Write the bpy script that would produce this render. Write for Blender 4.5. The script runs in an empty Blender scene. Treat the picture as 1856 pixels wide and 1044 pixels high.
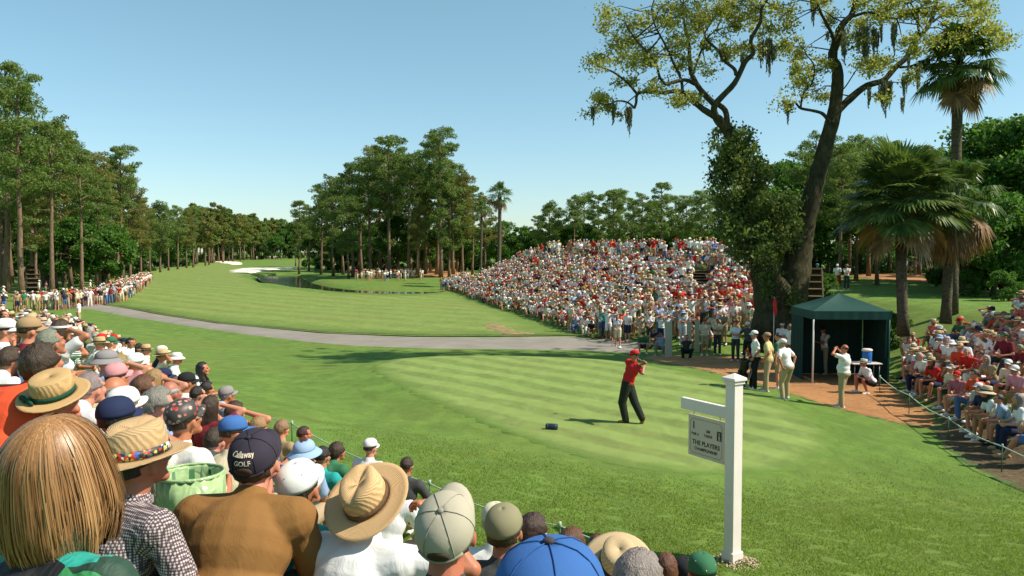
import bpy, bmesh, math, random
import numpy as np
from mathutils import Vector, Matrix, Euler
R = math.radians
SC = bpy.context.scene
COL = SC.collection
rnd = random.Random(11)
rng = np.random.default_rng(11)

# ------------------------------------------------------------------ basics
FP = 1856 * 28.0 / 36.0
CAMZ = 4.5
PITCH = math.atan(64 / FP)
def ray(px, py):
    u = (px - 928) / FP; v = -(py - 522) / FP
    cp, sp = math.cos(PITCH), math.sin(PITCH)
    return (u, cp + v * sp, -sp + v * cp)
def at(px, py, y):
    """world point seen at photo pixel (px,py) at ground distance y"""
    r = ray(px, py); k = y / r[1]
    return Vector((r[0] * k, y, CAMZ + r[2] * k))

def tag(o, label=None, cat=None, group=None, kind=None):
    if label: o['label'] = label
    if cat: o['category'] = cat
    if group: o['group'] = group
    if kind: o['kind'] = kind
    return o
def mesh_np(name, V, F, smooth=False):
    V = np.ascontiguousarray(V, dtype=np.float32); F = np.ascontiguousarray(F, dtype=np.int32)
    me = bpy.data.meshes.new(name)
    me.vertices.add(len(V)); me.vertices.foreach_set('co', V.ravel())
    n = F.shape[1]
    me.loops.add(F.size); me.loops.foreach_set('vertex_index', F.ravel())
    me.polygons.add(len(F)); me.polygons.foreach_set('loop_start', np.arange(len(F), dtype=np.int32) * n)
    me.update(calc_edges=True)
    if smooth: me.polygons.foreach_set('use_smooth', np.ones(len(F), dtype=bool))
    return me
def link(name, me, parent=None, mat=None, loc=None):
    o = bpy.data.objects.new(name, me); COL.objects.link(o)
    if mat is not None and len(me.materials) == 0: me.materials.append(mat)
    if parent is not None: o.parent = parent
    if loc is not None: o.location = loc
    return o
def empty(name, loc=(0, 0, 0), rz=0.0):
    o = bpy.data.objects.new(name, None); COL.objects.link(o)
    o.location = loc; o.rotation_euler = (0, 0, rz); o.empty_display_size = .2
    return o
def copy_tree(o, parent=None):
    c = o.copy(); COL.objects.link(c)
    if parent is not None: c.parent = parent
    for ch in o.children: copy_tree(ch, c)
    return c

class MB:
    """collects simple shapes into ONE mesh"""
    def __init__(s): s.v = []; s.f = []; s.sm = []
    def add(s, vs, fs, sm=False):
        b = len(s.v); s.v += [tuple(v) for v in vs]
        s.f += [tuple(b + i for i in f) for f in fs]; s.sm += [sm] * len(fs); return s
    def box(s, c, d, M=None, bev=0.0):
        bm = bmesh.new(); bmesh.ops.create_cube(bm, size=1)
        for v in bm.verts: v.co = Vector((v.co.x * d[0], v.co.y * d[1], v.co.z * d[2]))
        if bev: bmesh.ops.bevel(bm, geom=bm.edges[:], offset=bev, segments=2, affect='EDGES')
        T = Matrix.Translation(Vector(c)) @ (M if M is not None else Matrix.Identity(4))
        bm.verts.index_update()
        s.add([T @ v.co for v in bm.verts], [[v.index for v in f.verts] for f in bm.faces]); bm.free(); return s
    def tube(s, pts, rad, n=8, cap=True, sm=True, jit=0.0):
        pts = [Vector(p) for p in pts]
        if not hasattr(rad, '__len__'): rad = [rad] * len(pts)
        up = Vector((0.13, 0.31, 0.94)); vs = []; X = None
        for i, p in enumerate(pts):
            t = (pts[min(i + 1, len(pts) - 1)] - pts[max(i - 1, 0)]).normalized()
            if X is None:
                X = t.cross(up)
                if X.length < .1: X = t.cross(Vector((1, 0, 0)))
            X = (X - t * X.dot(t)).normalized(); Y = t.cross(X)
            for k in range(n):
                a = 2 * math.pi * k / n; r = rad[i] * (1 + (rnd.uniform(-jit, jit) if jit else 0))
                vs.append(p + X * math.cos(a) * r + Y * math.sin(a) * r)
        fs = [(i * n + k, i * n + (k + 1) % n, (i + 1) * n + (k + 1) % n, (i + 1) * n + k) for i in range(len(pts) - 1) for k in range(n)]
        if cap: fs += [tuple(reversed(range(n))), tuple(range((len(pts) - 1) * n, len(pts) * n))]
        return s.add(vs, fs, sm)
    def lathe(s, prof, c=(0, 0, 0), n=24, sx=1, sy=1, M=None):
        vs = []; fs = []
        for (r, z) in prof:
            for k in range(n):
                a = 2 * math.pi * k / n
                v = Vector((r * math.cos(a) * sx, r * math.sin(a) * sy, z))
                vs.append((M @ v if M is not None else v) + Vector(c))
        for i in range(len(prof) - 1):
            for k in range(n): fs.append((i * n + k, i * n + (k + 1) % n, (i + 1) * n + (k + 1) % n, (i + 1) * n + k))
        return s.add(vs, fs, True)
    def mesh(s, name):
        me = bpy.data.meshes.new(name); me.from_pydata([tuple(v) for v in s.v], [], s.f); me.update()
        me.polygons.foreach_set('use_smooth', s.sm); return me
    def build(s, name, mat, parent=None, loc=None):
        return link(name, s.mesh(name), parent, mat, loc)

# ------------------------------------------------------------------ materials
class NT:
    def __init__(s, name):
        s.m = bpy.data.materials.new(name); s.m.use_nodes = True
        s.t = s.m.node_tree; s.b = s.t.nodes['Principled BSDF']; s.o = s.t.nodes['Material Output']
    def n(s, ty, **kw):
        x = s.t.nodes.new(ty)
        for k, v in kw.items():
            if k in x.inputs.keys() and not hasattr(x, k): x.inputs[k].default_value = v
            else: setattr(x, k, v)
        return x
    def l(s, a, b): s.t.links.new(a, b)
    def noise(s, scale, detail=3, rough=.55, vec=None, dist=0):
        x = s.n('ShaderNodeTexNoise'); x.inputs['Scale'].default_value = scale
        x.inputs['Detail'].default_value = detail; x.inputs['Roughness'].default_value = rough
        x.inputs['Distortion'].default_value = dist
        if vec is not None: s.l(vec, x.inputs['Vector'])
        return x.outputs['Fac']
    def ramp(s, fac, stops):
        x = s.n('ShaderNodeValToRGB'); e = x.color_ramp.elements
        while len(e) < len(stops): e.new(0.5)
        for i, (p, c) in enumerate(stops): e[i].position = p; e[i].color = (*c, 1) if len(c) == 3 else c
        s.l(fac, x.inputs['Fac']); return x.outputs['Color']
    def mix(s, fac, a, b, blend='MIX'):
        x = s.n('ShaderNodeMix', data_type='RGBA', blend_type=blend)
        for sock, v in ((x.inputs[0], fac), (x.inputs[6], a), (x.inputs[7], b)):
            if isinstance(v, (int, float)): sock.default_value = v
            elif isinstance(v, tuple): sock.default_value = (*v, 1) if len(v) == 3 else v
            else: s.l(v, sock)
        return x.outputs[2]
    def math(s, op, a, b=0.0):
        x = s.n('ShaderNodeMath', operation=op)
        for sock, v in zip(x.inputs, (a, b)):
            if isinstance(v, (int, float)): sock.default_value = v
            else: s.l(v, sock)
        return x.outputs[0]
    def bump(s, h, strength=.3, dist=.02):
        x = s.n('ShaderNodeBump'); x.inputs['Strength'].default_value = strength; x.inputs['Distance'].default_value = dist
        s.l(h, x.inputs['Height']); s.l(x.outputs[0], s.b.inputs['Normal'])
    def pos(s): return s.n('ShaderNodeNewGeometry').outputs['Position']
    def objc(s): return s.n('ShaderNodeTexCoord').outputs['Object']
    def color(s, c): s.l(c, s.b.inputs['Base Color']) if not isinstance(c, tuple) else setattr(s.b.inputs['Base Color'], 'default_value', (*c, 1))
    def rough(s, v): s.b.inputs['Roughness'].default_value = v
    def spec(s, v): s.b.inputs['Specular IOR Level'].default_value = v

def simple(name, col, rough=.8, nscale=0, var=.15, bump=0, bscale=200, spec=.3, metal=0):
    m = NT(name); m.rough(rough); m.spec(spec); m.b.inputs['Metallic'].default_value = metal
    if nscale:
        f = m.noise(nscale, 4, vec=m.objc())
        m.color(m.ramp(f, [(.3, tuple(c * (1 - var) for c in col)), (.7, tuple(min(1, c * (1 + var)) for c in col))]))
    else: m.color(col)
    if bump: m.bump(m.noise(bscale, 3, vec=m.objc()), bump, .01)
    return m.m

def grass_mat(name, dark, mid, light, fine=60, stripe=None, dry=.5, patch=.25, bumpd=.03, edge=None):
    """stripe = (angle, period, strength)"""
    m = NT(name); p = m.pos(); m.rough(.9); m.spec(.15)
    big = m.noise(.09, 4, vec=p); midn = m.noise(patch * 3, 4, .6, vec=p)
    mp = m.n('ShaderNodeMapping'); mp.inputs['Scale'].default_value = (1, .55, 1); m.l(p, mp.inputs['Vector'])
    mp.inputs['Rotation'].default_value = (0, 0, .3)
    fin = m.noise(fine, 3, .7, vec=p)
    streak = m.noise(2.2, 5, .68, vec=mp.outputs[0], dist=.6)
    c = m.ramp(fin, [(.25, dark), (.5, mid), (.78, light)])
    c = m.mix(m.ramp(streak, [(.38, (0, 0, 0)), (.66, (1, 1, 1))]), c, m.mix(.55, c, tuple(min(1, x * 1.75) for x in mid)))
    c = m.mix(m.ramp(midn, [(.4, (0, 0, 0)), (.62, (.6, .6, .6))]), c, m.mix(.5, c, dark))
    yel = (min(1, mid[1] * 1.0), mid[1] * .96, mid[2] * 1.25)
    c = m.mix(m.ramp(big, [(.47, (0, 0, 0)), (.66, (dry,) * 3)]), c, yel)
    spots = m.noise(1.3, 6, .72, vec=p)
    c = m.mix(m.ramp(spots, [(.61, (0, 0, 0)), (.72, (dry * 1.3,) * 3)]), c, (.26, .2, .075))
    if stripe:
        a, per, st = stripe
        sx = m.n('ShaderNodeSeparateXYZ'); m.l(p, sx.inputs[0])
        wob = m.noise(.35, 2, vec=p)
        d = m.math('ADD', m.math('MULTIPLY', sx.outputs[0], math.cos(a)), m.math('MULTIPLY', sx.outputs[1], math.sin(a)))
        d = m.math('ADD', d, m.math('MULTIPLY', wob, .8))
        s_ = m.math('SINE', m.math('MULTIPLY', d, 2 * math.pi / per))
        f = m.ramp(m.math('ADD', m.math('MULTIPLY', s_, .5), .5), [(.3, (0, 0, 0)), (.7, (1, 1, 1))])
        c = m.mix(f, c, m.mix(st, c, tuple(min(1, x * 2.1) for x in mid)))
    if edge:
        at_ = m.n('ShaderNodeAttribute'); at_.attribute_name = 'edge'
        e_ = m.math('ADD', m.math('DIVIDE', at_.outputs['Fac'], edge[0]), m.math('MULTIPLY', m.math('SUBTRACT', m.noise(edge[2], 4, .7, vec=p), .5), 1.1))
        rc = m.ramp(fin, [(.25, edge[1][0]), (.5, edge[1][1]), (.78, edge[1][2])])
        c = m.mix(m.ramp(e_, [(.12, (0, 0, 0)), (.85, (1, 1, 1))]), rc, c)
    m.color(c)
    m.bump(fin, .6, bumpd)
    return m.m

# ------------------------------------------------------------------ terrain
def ss(t): t = np.clip(t, 0, 1); return t * t * (3 - 2 * t)
def sdist(x, y, poly):
    """signed distance to an open polyline; positive on its left side"""
    best = np.full(np.shape(x), 1e9); sg = np.ones(np.shape(x))
    for i in range(len(poly) - 1):
        ax, ay = poly[i]; bx, by = poly[i + 1]; dx, dy = bx - ax, by - ay
        L2 = dx * dx + dy * dy
        t = np.clip(((x - ax) * dx + (y - ay) * dy) / L2, 0, 1)
        ex = x - (ax + t * dx); ey = y - (ay + t * dy); d = np.hypot(ex, ey)
        cr = dx * (y - ay) - dy * (x - ax)
        m = d < best - 1e-9
        best = np.where(m, d, best); sg = np.where(m, np.where(cr >= 0, 1, -1), sg)
    return best * sg
def inpoly(x, y, poly):
    x = np.asarray(x, float); y = np.asarray(y, float); r = np.zeros(x.shape, bool); n = len(poly)
    for i in range(n):
        ax, ay = poly[i]; bx, by = poly[(i + 1) % n]
        if ay == by: continue
        c = ((ay > y) != (by > y)) & (x < (bx - ax) * (y - ay) / (by - ay) + ax)
        r ^= c
    return r
def closed_dist(x, y, poly):
    p = list(poly) + [poly[0]]; d = np.abs(sdist(x, y, p))
    return np.where(inpoly(x, y, poly), d, -d)
def catmull(P, n=8):
    out = []; N = len(P)
    for i in range(N):
        p0, p1, p2, p3 = (np.array(P[(i + k - 1) % N], float) for k in range(4))
        for j in range(n):
            t = j / n
            out.append(tuple(.5 * ((2 * p1) + (-p0 + p2) * t + (2 * p0 - 5 * p1 + 4 * p2 - p3) * t * t + (-p0 + 3 * p1 - 3 * p2 + p3) * t ** 3)))
    return out
def gpoly(pts, z):   # photo outline -> ground plane at height z, in metres
    o = []
    for px, py in pts:
        r = ray(px, py); k = (z - CAMZ) / r[2]; o.append((r[0] * k, r[1] * k))
    return o

NEAR_TOE = [(14, -1), (7.5, 3.2), (2.2, 6.3), (-1.2, 9.2), (-3.6, 11.8), (-6.0, 14.8), (-12.3, 25), (-25.5, 46), (-33, 58), (-60, 80)]   # crowd bank on the camera's side
HILL_TOE = [(-14, 128), (-8.8, 106), (-6.5, 98), (-1.5, 75), (3.4, 52), (5.6, 44), (7.6, 40), (9.6, 38.5), (14, 38.5), (22, 41), (40, 46), (120, 60)]  # amphitheatre bank
RIGHT_TOE = [(12.5, -6), (9.3, 5), (9.7, 14), (11.6, 23.5), (14.2, 29), (15.0, 34), (15.0, 50)]
TEE = catmull([(-4.9, 27.2), (-4.5, 30.0), (-2.0, 31.2), (1.5, 30.8), (4.2, 29.3), (6.6, 25.2), (7.3, 21), (7.15, 17.4), (6.1, 15.2), (4.6, 13.95), (3.0, 13.6), (1.6, 14.2), (.35, 15.9), (-1.1, 18.6), (-3.1, 22.6)], 7)
POND = catmull(gpoly([(472, 503), (477, 509), (490, 514), (560, 523), (640, 529), (720, 531), (778, 529.5), (775, 528.3), (700, 528), (630, 524.5), (590, 519), (562, 512), (545, 504), (522, 499), (495, 499)], -.5), 5)
_yy = [-30, 0, 8, 12, 16, 24, 30, 36, 45, 60, 100, 130, 180, 250, 350, 600, 3000]
_zz = [1.4, 1.2, .95, .45, .2, .2, .1, -.3, -.55, -.5, -.3, -.15, 0, .35, 1.9, 4.2, 6]
def hraw(x, y):
    x = np.asarray(x, float); y = np.asarray(y, float)
    z = np.interp(y, _yy, _zz)
    dt = closed_dist(x, y, TEE)
    z = z + (.56 - z) * ss((dt + 2.9) / 4.2) * (y < 45)
    dn = sdist(x, y, NEAR_TOE)
    T = np.interp(y, [0, 7, 9, 13, 18, 25, 35, 47, 60], [1.3, 1.2, 1.25, 1.5, 1.3, .9, .4, 0, -.4])
    df = np.maximum(-dn, 0); z = z + (T - z) * np.exp(-(df / 4.5) ** 2) * (y < 60) * (x < 9)
    slope = np.interp(y, [0, 8, 11, 20, 45, 60], [.31, .31, .37, .33, .16, .05])
    top = np.interp(y, [0, 8, 12, 45, 80, 120], [6, 5, 3.2, 2.1, 1.6, .6])
    z = z + np.where(dn > 0, top * (1 - np.exp(-slope * np.maximum(dn, 0) / top)), 0)
    dh = sdist(x, y, HILL_TOE)

    wid = np.interp(y, [30, 40, 57, 85, 100, 112], [13, 13, 11.5, 7.8, 7, 6])
    H = np.interp(y, [30, 40, 50, 85, 97, 108, 122], [4.5, 4.5, 4.3, 4.8, 3.6, 1.3, .1]) * np.interp(x, [14.5, 21], [1, .5])
    hill = H * np.clip(dh / wid, 0, 1) ** .9
    hill = np.where(dh > 0, hill, 0) * np.where(dh > wid + 12, np.interp(dh, [0, 35, 90], [1, 1, .45]), 1)
    z = z + hill * (y > 20)
    dr = -sdist(x, y, RIGHT_TOE)
    z2 = np.interp(y, [0, 30, 60], [.3, .2, .2]) + np.minimum(np.interp(y, [0, 26, 34], [.42, .42, .33]) * np.maximum(dr, 0), np.interp(y, [0, 24, 33], [3.0, 2.7, 1.75]))
    z = np.where((dr > 0) & (y < 60), np.maximum(z, z2), z)
    dp = closed_dist(x, y, POND)
    z = np.where(y > 80, z - np.clip((dp + 1.6) / 2.2, 0, 1) * (z + 1.2), z)
    z = z + (.10 * np.sin(x * .31 + 1) * np.sin(y * .23) + .35 * np.sin(x * .06 + 2) * np.sin(y * .045 + 1)) * ss((y - 46) / 40) * (y > 46)
    return z
def axis(segs):
    o = [segs[0][0]]
    for a, b, st in segs:
        n = max(1, round((b - a) / st)); o += [a + (b - a) * (i + 1) / n for i in range(n)]
    return np.array(o)
def geo(a, b, r0, g):
    o = [a]; s_ = r0
    while o[-1] < b: o.append(o[-1] + s_); s_ *= g
    return np.array(o)
_gx = np.concatenate([-geo(70, 2500, 2.5, 1.18)[:0:-1], axis([(-70, -18, 1.0), (-18, 20, .3), (20, 70, 1.0)]), geo(70, 2500, 2.5, 1.18)[1:]])
_gy = np.concatenate([-geo(12, 400, 1.5, 1.4)[:0:-1], axis([(-12, 0, 1.0), (0, 45, .3), (45, 140, .8), (140, 360, 2.0)]), geo(360, 3500, 5, 1.2)[1:]])
_X, _Y = np.meshgrid(_gx, _gy)
_H = hraw(_X, _Y)
def h(x, y):
    """height of the ground mesh itself (bilinear)"""
    x = np.asarray(x, float); y = np.asarray(y, float)
    i = np.clip(np.searchsorted(_gx, x) - 1, 0, len(_gx) - 2); j = np.clip(np.searchsorted(_gy, y) - 1, 0, len(_gy) - 2)
    u = (x - _gx[i]) / (_gx[i + 1] - _gx[i]); v = (y - _gy[j]) / (_gy[j + 1] - _gy[j])
    return (_H[j, i] * (1 - u) + _H[j, i + 1] * u) * (1 - v) + (_H[j + 1, i] * (1 - u) + _H[j + 1, i + 1] * u) * v
def hf(x, y): return float(h(x, y))
def hit(px, py, up=0.0, y0=1.0, y1=400):
    """where the photo ray through (px,py) meets the ground raised by up"""
    r = ray(px, py); y = y0
    while y < y1:
        k = y / r[1]
        if CAMZ + r[2] * k <= hf(r[0] * k, y) + up: return Vector((r[0] * k, y, hf(r[0] * k, y)))
        y += max(.03, y * .004)
    k = y1 / r[1]; return Vector((r[0] * k, y1, hf(r[0] * k, y1)))

nx, ny = len(_gx), len(_gy)
idx = np.arange(nx * ny).reshape(ny, nx)
F = np.stack([idx[:-1, :-1].ravel(), idx[:-1, 1:].ravel(), idx[1:, 1:].ravel(), idx[1:, :-1].ravel()], 1)
ground_mat = grass_mat('rough_grass', (.046, .090, .015), (.100, .172, .031), (.180, .245, .058), fine=42, dry=.32, patch=.3)
ground = link('ground', mesh_np('ground', np.stack([_X.ravel(), _Y.ravel(), _H.ravel()], 1), F, True), mat=ground_mat)
ground['kind'] = 'structure'

def drape(name, poly, mat, off=.02, step=.4, kind='structure', zfun=None):
    bm = bmesh.new(); vs = [bm.verts.new((x, y, 0)) for x, y in poly]
    bm.faces.new(vs); bmesh.ops.triangulate(bm, faces=bm.faces[:])
    xs = [p[0] for p in poly]; ys = [p[1] for p in poly]
    for ax, lo, hi in ((0, min(xs), max(xs)), (1, min(ys), max(ys))):
        c = lo + step
        while c < hi:
            co = (c, 0, 0) if ax == 0 else (0, c, 0); no = (1, 0, 0) if ax == 0 else (0, 1, 0)
            bmesh.ops.bisect_plane(bm, geom=bm.verts[:] + bm.edges[:] + bm.faces[:], plane_co=co, plane_no=no)
            c += step
    co = np.array([v.co[:] for v in bm.verts])
    z = h(co[:, 0], co[:, 1]) + (off if not callable(off) else off(co[:, 1]))
    z = z - np.where(np.abs(closed_dist(co[:, 0], co[:, 1], poly)) < .004, np.interp(co[:, 1], [0, 30, 60, 200], [.03, .05, .12, .4]), 0)
    for v, zz in zip(bm.verts, z): v.co.z = zz
    bmesh.ops.recalc_face_normals(bm, faces=bm.faces[:])
    ed = closed_dist(co[:, 0], co[:, 1], poly); me = bpy.data.meshes.new(name); bm.to_mesh(me); bm.free()
    at_ = me.attributes.new('edge', 'FLOAT', 'POINT'); at_.data.foreach_set('value', np.maximum(ed, 0).astype(np.float32))
    if me.polygons and me.polygons[0].normal.z < 0: me.flip_normals()
    me.polygons.foreach_set('use_smooth', [True] * len(me.polygons))
    o = link(name, me, mat=mat); o['kind'] = kind; return o

# mown fairway, tee ground, path, mulch, sand
RG3 = ((.046, .090, .015), (.100, .172, .031), (.180, .245, .058))
M_fair = grass_mat('fairway_grass', (.078, .118, .024), (.138, .190, .046), (.205, .242, .068), fine=30, stripe=(R(52), 3.6, .15), dry=.3, edge=(3.0, RG3, .5))
M_tee = grass_mat('tee_grass', (.084, .128, .028), (.140, .194, .052), (.198, .245, .076), fine=55, stripe=(R(42), 1.3, .30), dry=.3, bumpd=.012, edge=(.9, RG3, 1.6))
OFF = lambda y: .006 + .0011 * np.maximum(0, y - 14)
drape('tee_ground', TEE, M_tee, off=.008, step=.3)
FW = [(250, 484), (215, 512), (200, 545), (260, 562), (400, 585), (600, 602), (780, 608), (900, 607), (1015, 604), (960, 578), (900, 556), (830, 533), (700, 536), (560, 528), (478, 516), (455, 497), (420, 480), (330, 474)]
FWW = []
for px, py in FW: p = hit(px, py, y0=20); FWW.append((p.x, p.y))
drape('fairway', catmull(FWW, 4), M_fair, off=OFF, step=1.6)
def band(up_, lo_, n=40):
    def rs(pts):
        w = [hit(px, py, y0=20) for px, py in pts]; out = []
        for i in range(len(w) - 1):
            for k in range(8): out.append(w[i].lerp(w[i + 1], k / 8))
        out.append(w[-1]); return [(p.x, p.y) for p in out]
    return rs(up_), rs(lo_)
PU = [(120, 550), (180, 552.5), (260, 565), (400, 588), (600, 606), (760, 611), (900, 611), (1040, 609), (1120, 612), (1185, 622)]
PL = [(100, 556), (158, 560), (230, 574), (330, 590), (460, 609), (640, 628), (780, 633), (900, 634), (1040, 636), (1150, 641)]
pu, pl = band(PU, PL)
m = NT('path_asphalt'); m.rough(.9); f = m.noise(14, 5, .7, vec=m.pos()); g = m.noise(.7, 4, .6, vec=m.pos())
m.color(m.mix(m.ramp(g, [(.35, (0, 0, 0)), (.7, (.6, .6, .6))]), m.ramp(f, [(.25, (.15, .13, .105)), (.75, (.25, .222, .18))]), (.29, .265, .23)))
m.bump(f, .4, .02); M_path = m.m
def strip(name, a, b, mat, off, nx_=8):
    n = 160; ra = lambda P: [(float(np.interp(i / (n - 1), np.linspace(0, 1, len(P)), [p[0] for p in P])), float(np.interp(i / (n - 1), np.linspace(0, 1, len(P)), [p[1] for p in P]))) for i in range(n)]
    a = ra(a); b = ra(b); mb = MB(); vs = []
    for p, q in zip(a, b):
        for k in range(nx_ + 1):
            t = k / nx_; x = p[0] + (q[0] - p[0]) * t; y = p[1] + (q[1] - p[1]) * t; vs.append((x, y, hf(x, y) + off(y) - (.09 if k in (0, nx_) and nx_ > 1 else 0)))
    mb.add(vs, [(i * (nx_ + 1) + k, (i + 1) * (nx_ + 1) + k, (i + 1) * (nx_ + 1) + k + 1, i * (nx_ + 1) + k + 1) for i in range(n - 1) for k in range(nx_)], True)
    me = mb.mesh(name)
    if me.polygons[0].normal.z < 0: me.flip_normals()
    o = link(name, me, mat=mat); o['kind'] = 'structure'; return o
strip('cart_path', pu, pl, M_path, lambda y: .02 + OFF(y))
M_lip = simple('path_edge_earth', (.07, .055, .025), .95, 3, .4)
e2 = [(x + .05, y + (.45 if i < 60 else .3)) for i, (x, y) in enumerate(pu)]
strip('path_edging', pu, e2, M_lip, lambda y: .05 + OFF(y), 1)

def mulch_mat(name, a, b, c, sc=7):
    m = NT(name); m.rough(.95); p = m.pos()
    mp = m.n('ShaderNodeMapping'); mp.inputs['Scale'].default_value = (1, 2.2, 1); m.l(p, mp.inputs['Vector'])
    f = m.noise(sc, 8, .8, vec=mp.outputs[0], dist=1.2); g = m.noise(.8, 4, .6, vec=p)
    col = m.ramp(f, [(.28, a), (.5, b), (.68, c)])
    at_ = m.n('ShaderNodeAttribute'); at_.attribute_name = 'edge'; e_ = m.math('ADD', m.math('DIVIDE', at_.outputs['Fac'], .8), m.math('MULTIPLY', m.math('SUBTRACT', m.noise(2.2, 5, .75, vec=p), .5), 1.8))
    edge_f = m.ramp(e_, [(.10, (0, 0, 0)), (.32, (1, 1, 1))])
    m.color(m.mix(edge_f, m.ramp(m.noise(42, 3, .7, vec=p), [(.25, (.034, .074, .013)), (.5, (.079, .150, .029)), (.78, (.150, .220, .055))]), m.mix(m.ramp(g, [(.45, (0, 0, 0)), (.7, (.5, .5, .5))]), col, a))); m.bump(f, 1, .05); return m.m
M_mulch = mulch_mat('pine_straw', (.17, .07, .022), (.42, .19, .065), (.60, .33, .13))
M_dirt = mulch_mat('bank_dirt', (.045, .03, .014), (.11, .07, .03), (.30, .22, .10), 4)  # dirt colours darkened to include the shade lying over the strip
MUL = catmull([(6.0, 34.6), (6.7, 31), (7.3, 27.5), (7.9, 23.7), (8.8, 21.2), (9.6, 19.7), (10.6, 19.2), (11.3, 21), (11.9, 24), (13.6, 28.6), (14.6, 33.6), (13, 35.8), (9.5, 37), (6.4, 37)], 4)
drape('pine_straw_bed', MUL, M_mulch, off=lambda y: .004 + OFF(y), step=.3)
DR = [(10.7, 20), (9.9, 18.6), (9.3, 16.8), (8.9, 14.5), (8.5, 12), (8.3, 9), (8.2, 5), (10.4, 5), (10.5, 9), (10.6, 14), (11.4, 18.6), (12.2, 22.5), (12.0, 23.5), (11.5, 22)]
drape('bare_dirt_strip', catmull(DR, 3), M_dirt, off=lambda y: .008 + OFF(y) * 1.2, step=.3)  # dark strip stands in for shade over grass and dirt
m = NT('bunker_sand'); m.rough(.95); f = m.noise(1.2, 4, vec=m.pos()); m.color(m.ramp(f, [(.3, (.60, .50, .42)), (.7, (.80, .72, .64))])); M_sand = m.m
for poly in ([(413, 492), (428, 488.5), (470, 486.5), (530, 486), (535, 488), (488, 490), (464, 494.5), (438, 496.5), (416, 495.5)], [(384, 475), (400, 474), (436, 476.5), (438, 479.5), (415, 480), (390, 477)]):
    w = [hit(px, py, y0=60) for px, py in poly]
    drape('sand_bunker', catmull([(p.x, p.y) for p in w], 4), M_sand, off=.22, step=2)
w = [hit(px, py, y0=40) for px, py in [(868, 590), (905, 588), (935, 600), (972, 606), (930, 608), (890, 602)]]
drape('worn_turf', catmull([(p.x, p.y) for p in w], 4), simple('worn_turf', (.23, .175, .075), .95, 2, .35), off=lambda y: .02 + OFF(y), step=.6)
# pine straw in the woods
def straw(name, pts, off, y0=30, st=2.5):
    w = [hit(px, py, y0=y0) for px, py in pts]
    drape(name, catmull([(p.x, p.y) for p in w], 4), M_mulch, off=off, step=st)
straw('pine_straw_bed', [(60, 503), (130, 507), (190, 505), (230, 497), (215, 492), (120, 489), (40, 490)], .1)
straw('pine_straw_bed', [(585, 487), (640, 493), (720, 500), (800, 503), (850, 500), (860, 493), (780, 489), (690, 486)], .16)
straw('pine_straw_bed', [(1548, 503), (1600, 508), (1690, 513), (1800, 518), (1856, 519), (1900, 505), (1800, 499), (1690, 498), (1600, 496), (1550, 498)], .05, st=1.5)
# pond
m = NT('pond_water'); m.color((.012, .022, .012)); m.rough(.09); m.spec(.35); m.bump(m.noise(.7, 3, vec=m.pos()), .06, .1)
wp = [(x, y) for x, y in POND]
cx = sum(p[0] for p in wp) / len(wp); cy = sum(p[1] for p in wp) / len(wp)
V = [(x + (x - cx) * .06, y + (y - cy) * .06, -.5) for x, y in wp]
me = bpy.data.meshes.new('pond_water'); bm = bmesh.new(); bm.faces.new([bm.verts.new(v) for v in V]); bmesh.ops.triangulate(bm, faces=bm.faces[:]); bm.normal_update(); bm.to_mesh(me); bm.free()
if me.polygons[0].normal.z < 0: me.flip_normals()
link('pond_water', me, mat=m.m)['kind'] = 'structure'
# ------------------------------------------------------------------ foliage
def leaf_mat(name, dark, mid, light, trans=.42, rough=.55, clump=.8):
    m = NT(name); m.rough(rough); m.spec(.25)
    gi = m.n('ShaderNodeNewGeometry').outputs['Random Per Island']
    oi = m.n('ShaderNodeObjectInfo').outputs['Random']
    cl = m.noise(clump, 3, .6, vec=m.objc())
    c = m.ramp(gi, [(.0, dark), (.5, mid), (1.0, light)])
    c = m.mix(m.ramp(cl, [(.35, (0, 0, 0)), (.65, (.75, .75, .75))]), c, m.mix(.5, c, light))
    c = m.mix(m.math('MULTIPLY', oi, .4), c, (dark[0] * 1.5, dark[1] * 1.3, dark[2]))
    m.color(c)
    t = m.n('ShaderNodeBsdfTranslucent'); m.l(m.mix(1.0, c, (1.25, 1.35, .7), 'MULTIPLY'), t.inputs['Color'])
    s_ = m.n('ShaderNodeMixShader'); s_.inputs[0].default_value = trans
    m.l(m.b.outputs[0], s_.inputs[1]); m.l(t.outputs[0], s_.inputs[2]); m.l(s_.outputs[0], m.o.inputs['Surface'])
    return m.m
M_pine = leaf_mat('pine_needles', (.055, .105, .026), (.125, .195, .050), (.24, .295, .085))
M_pineY = leaf_mat('pine_needles_olive', (.085, .10, .026), (.175, .185, .05), (.28, .26, .08))
M_oakl = leaf_mat('broad_leaves', (.025, .075, .012), (.065, .155, .022), (.13, .24, .045), clump=.6)
M_live = leaf_mat('live_oak_leaves', (.13, .16, .036), (.25, .265, .068), (.40, .37, .11), trans=.5)
M_vine = leaf_mat('vine_leaves', (.036, .072, .018), (.085, .135, .034), (.18, .215, .065))
M_palm = leaf_mat('palm_fronds', (.028, .070, .018), (.07, .135, .03), (.18, .22, .07), rough=.35, trans=.25)
M_dead = leaf_mat('dead_fronds', (.12, .065, .03), (.24, .14, .065), (.40, .26, .13), trans=.2)
M_moss = leaf_mat('spanish_moss', (.06, .075, .045), (.12, .135, .085), (.20, .21, .14), trans=.3)
M_hedge = leaf_mat('hedge_leaves', (.012, .035, .008), (.03, .07, .014), (.07, .12, .025))
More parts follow.
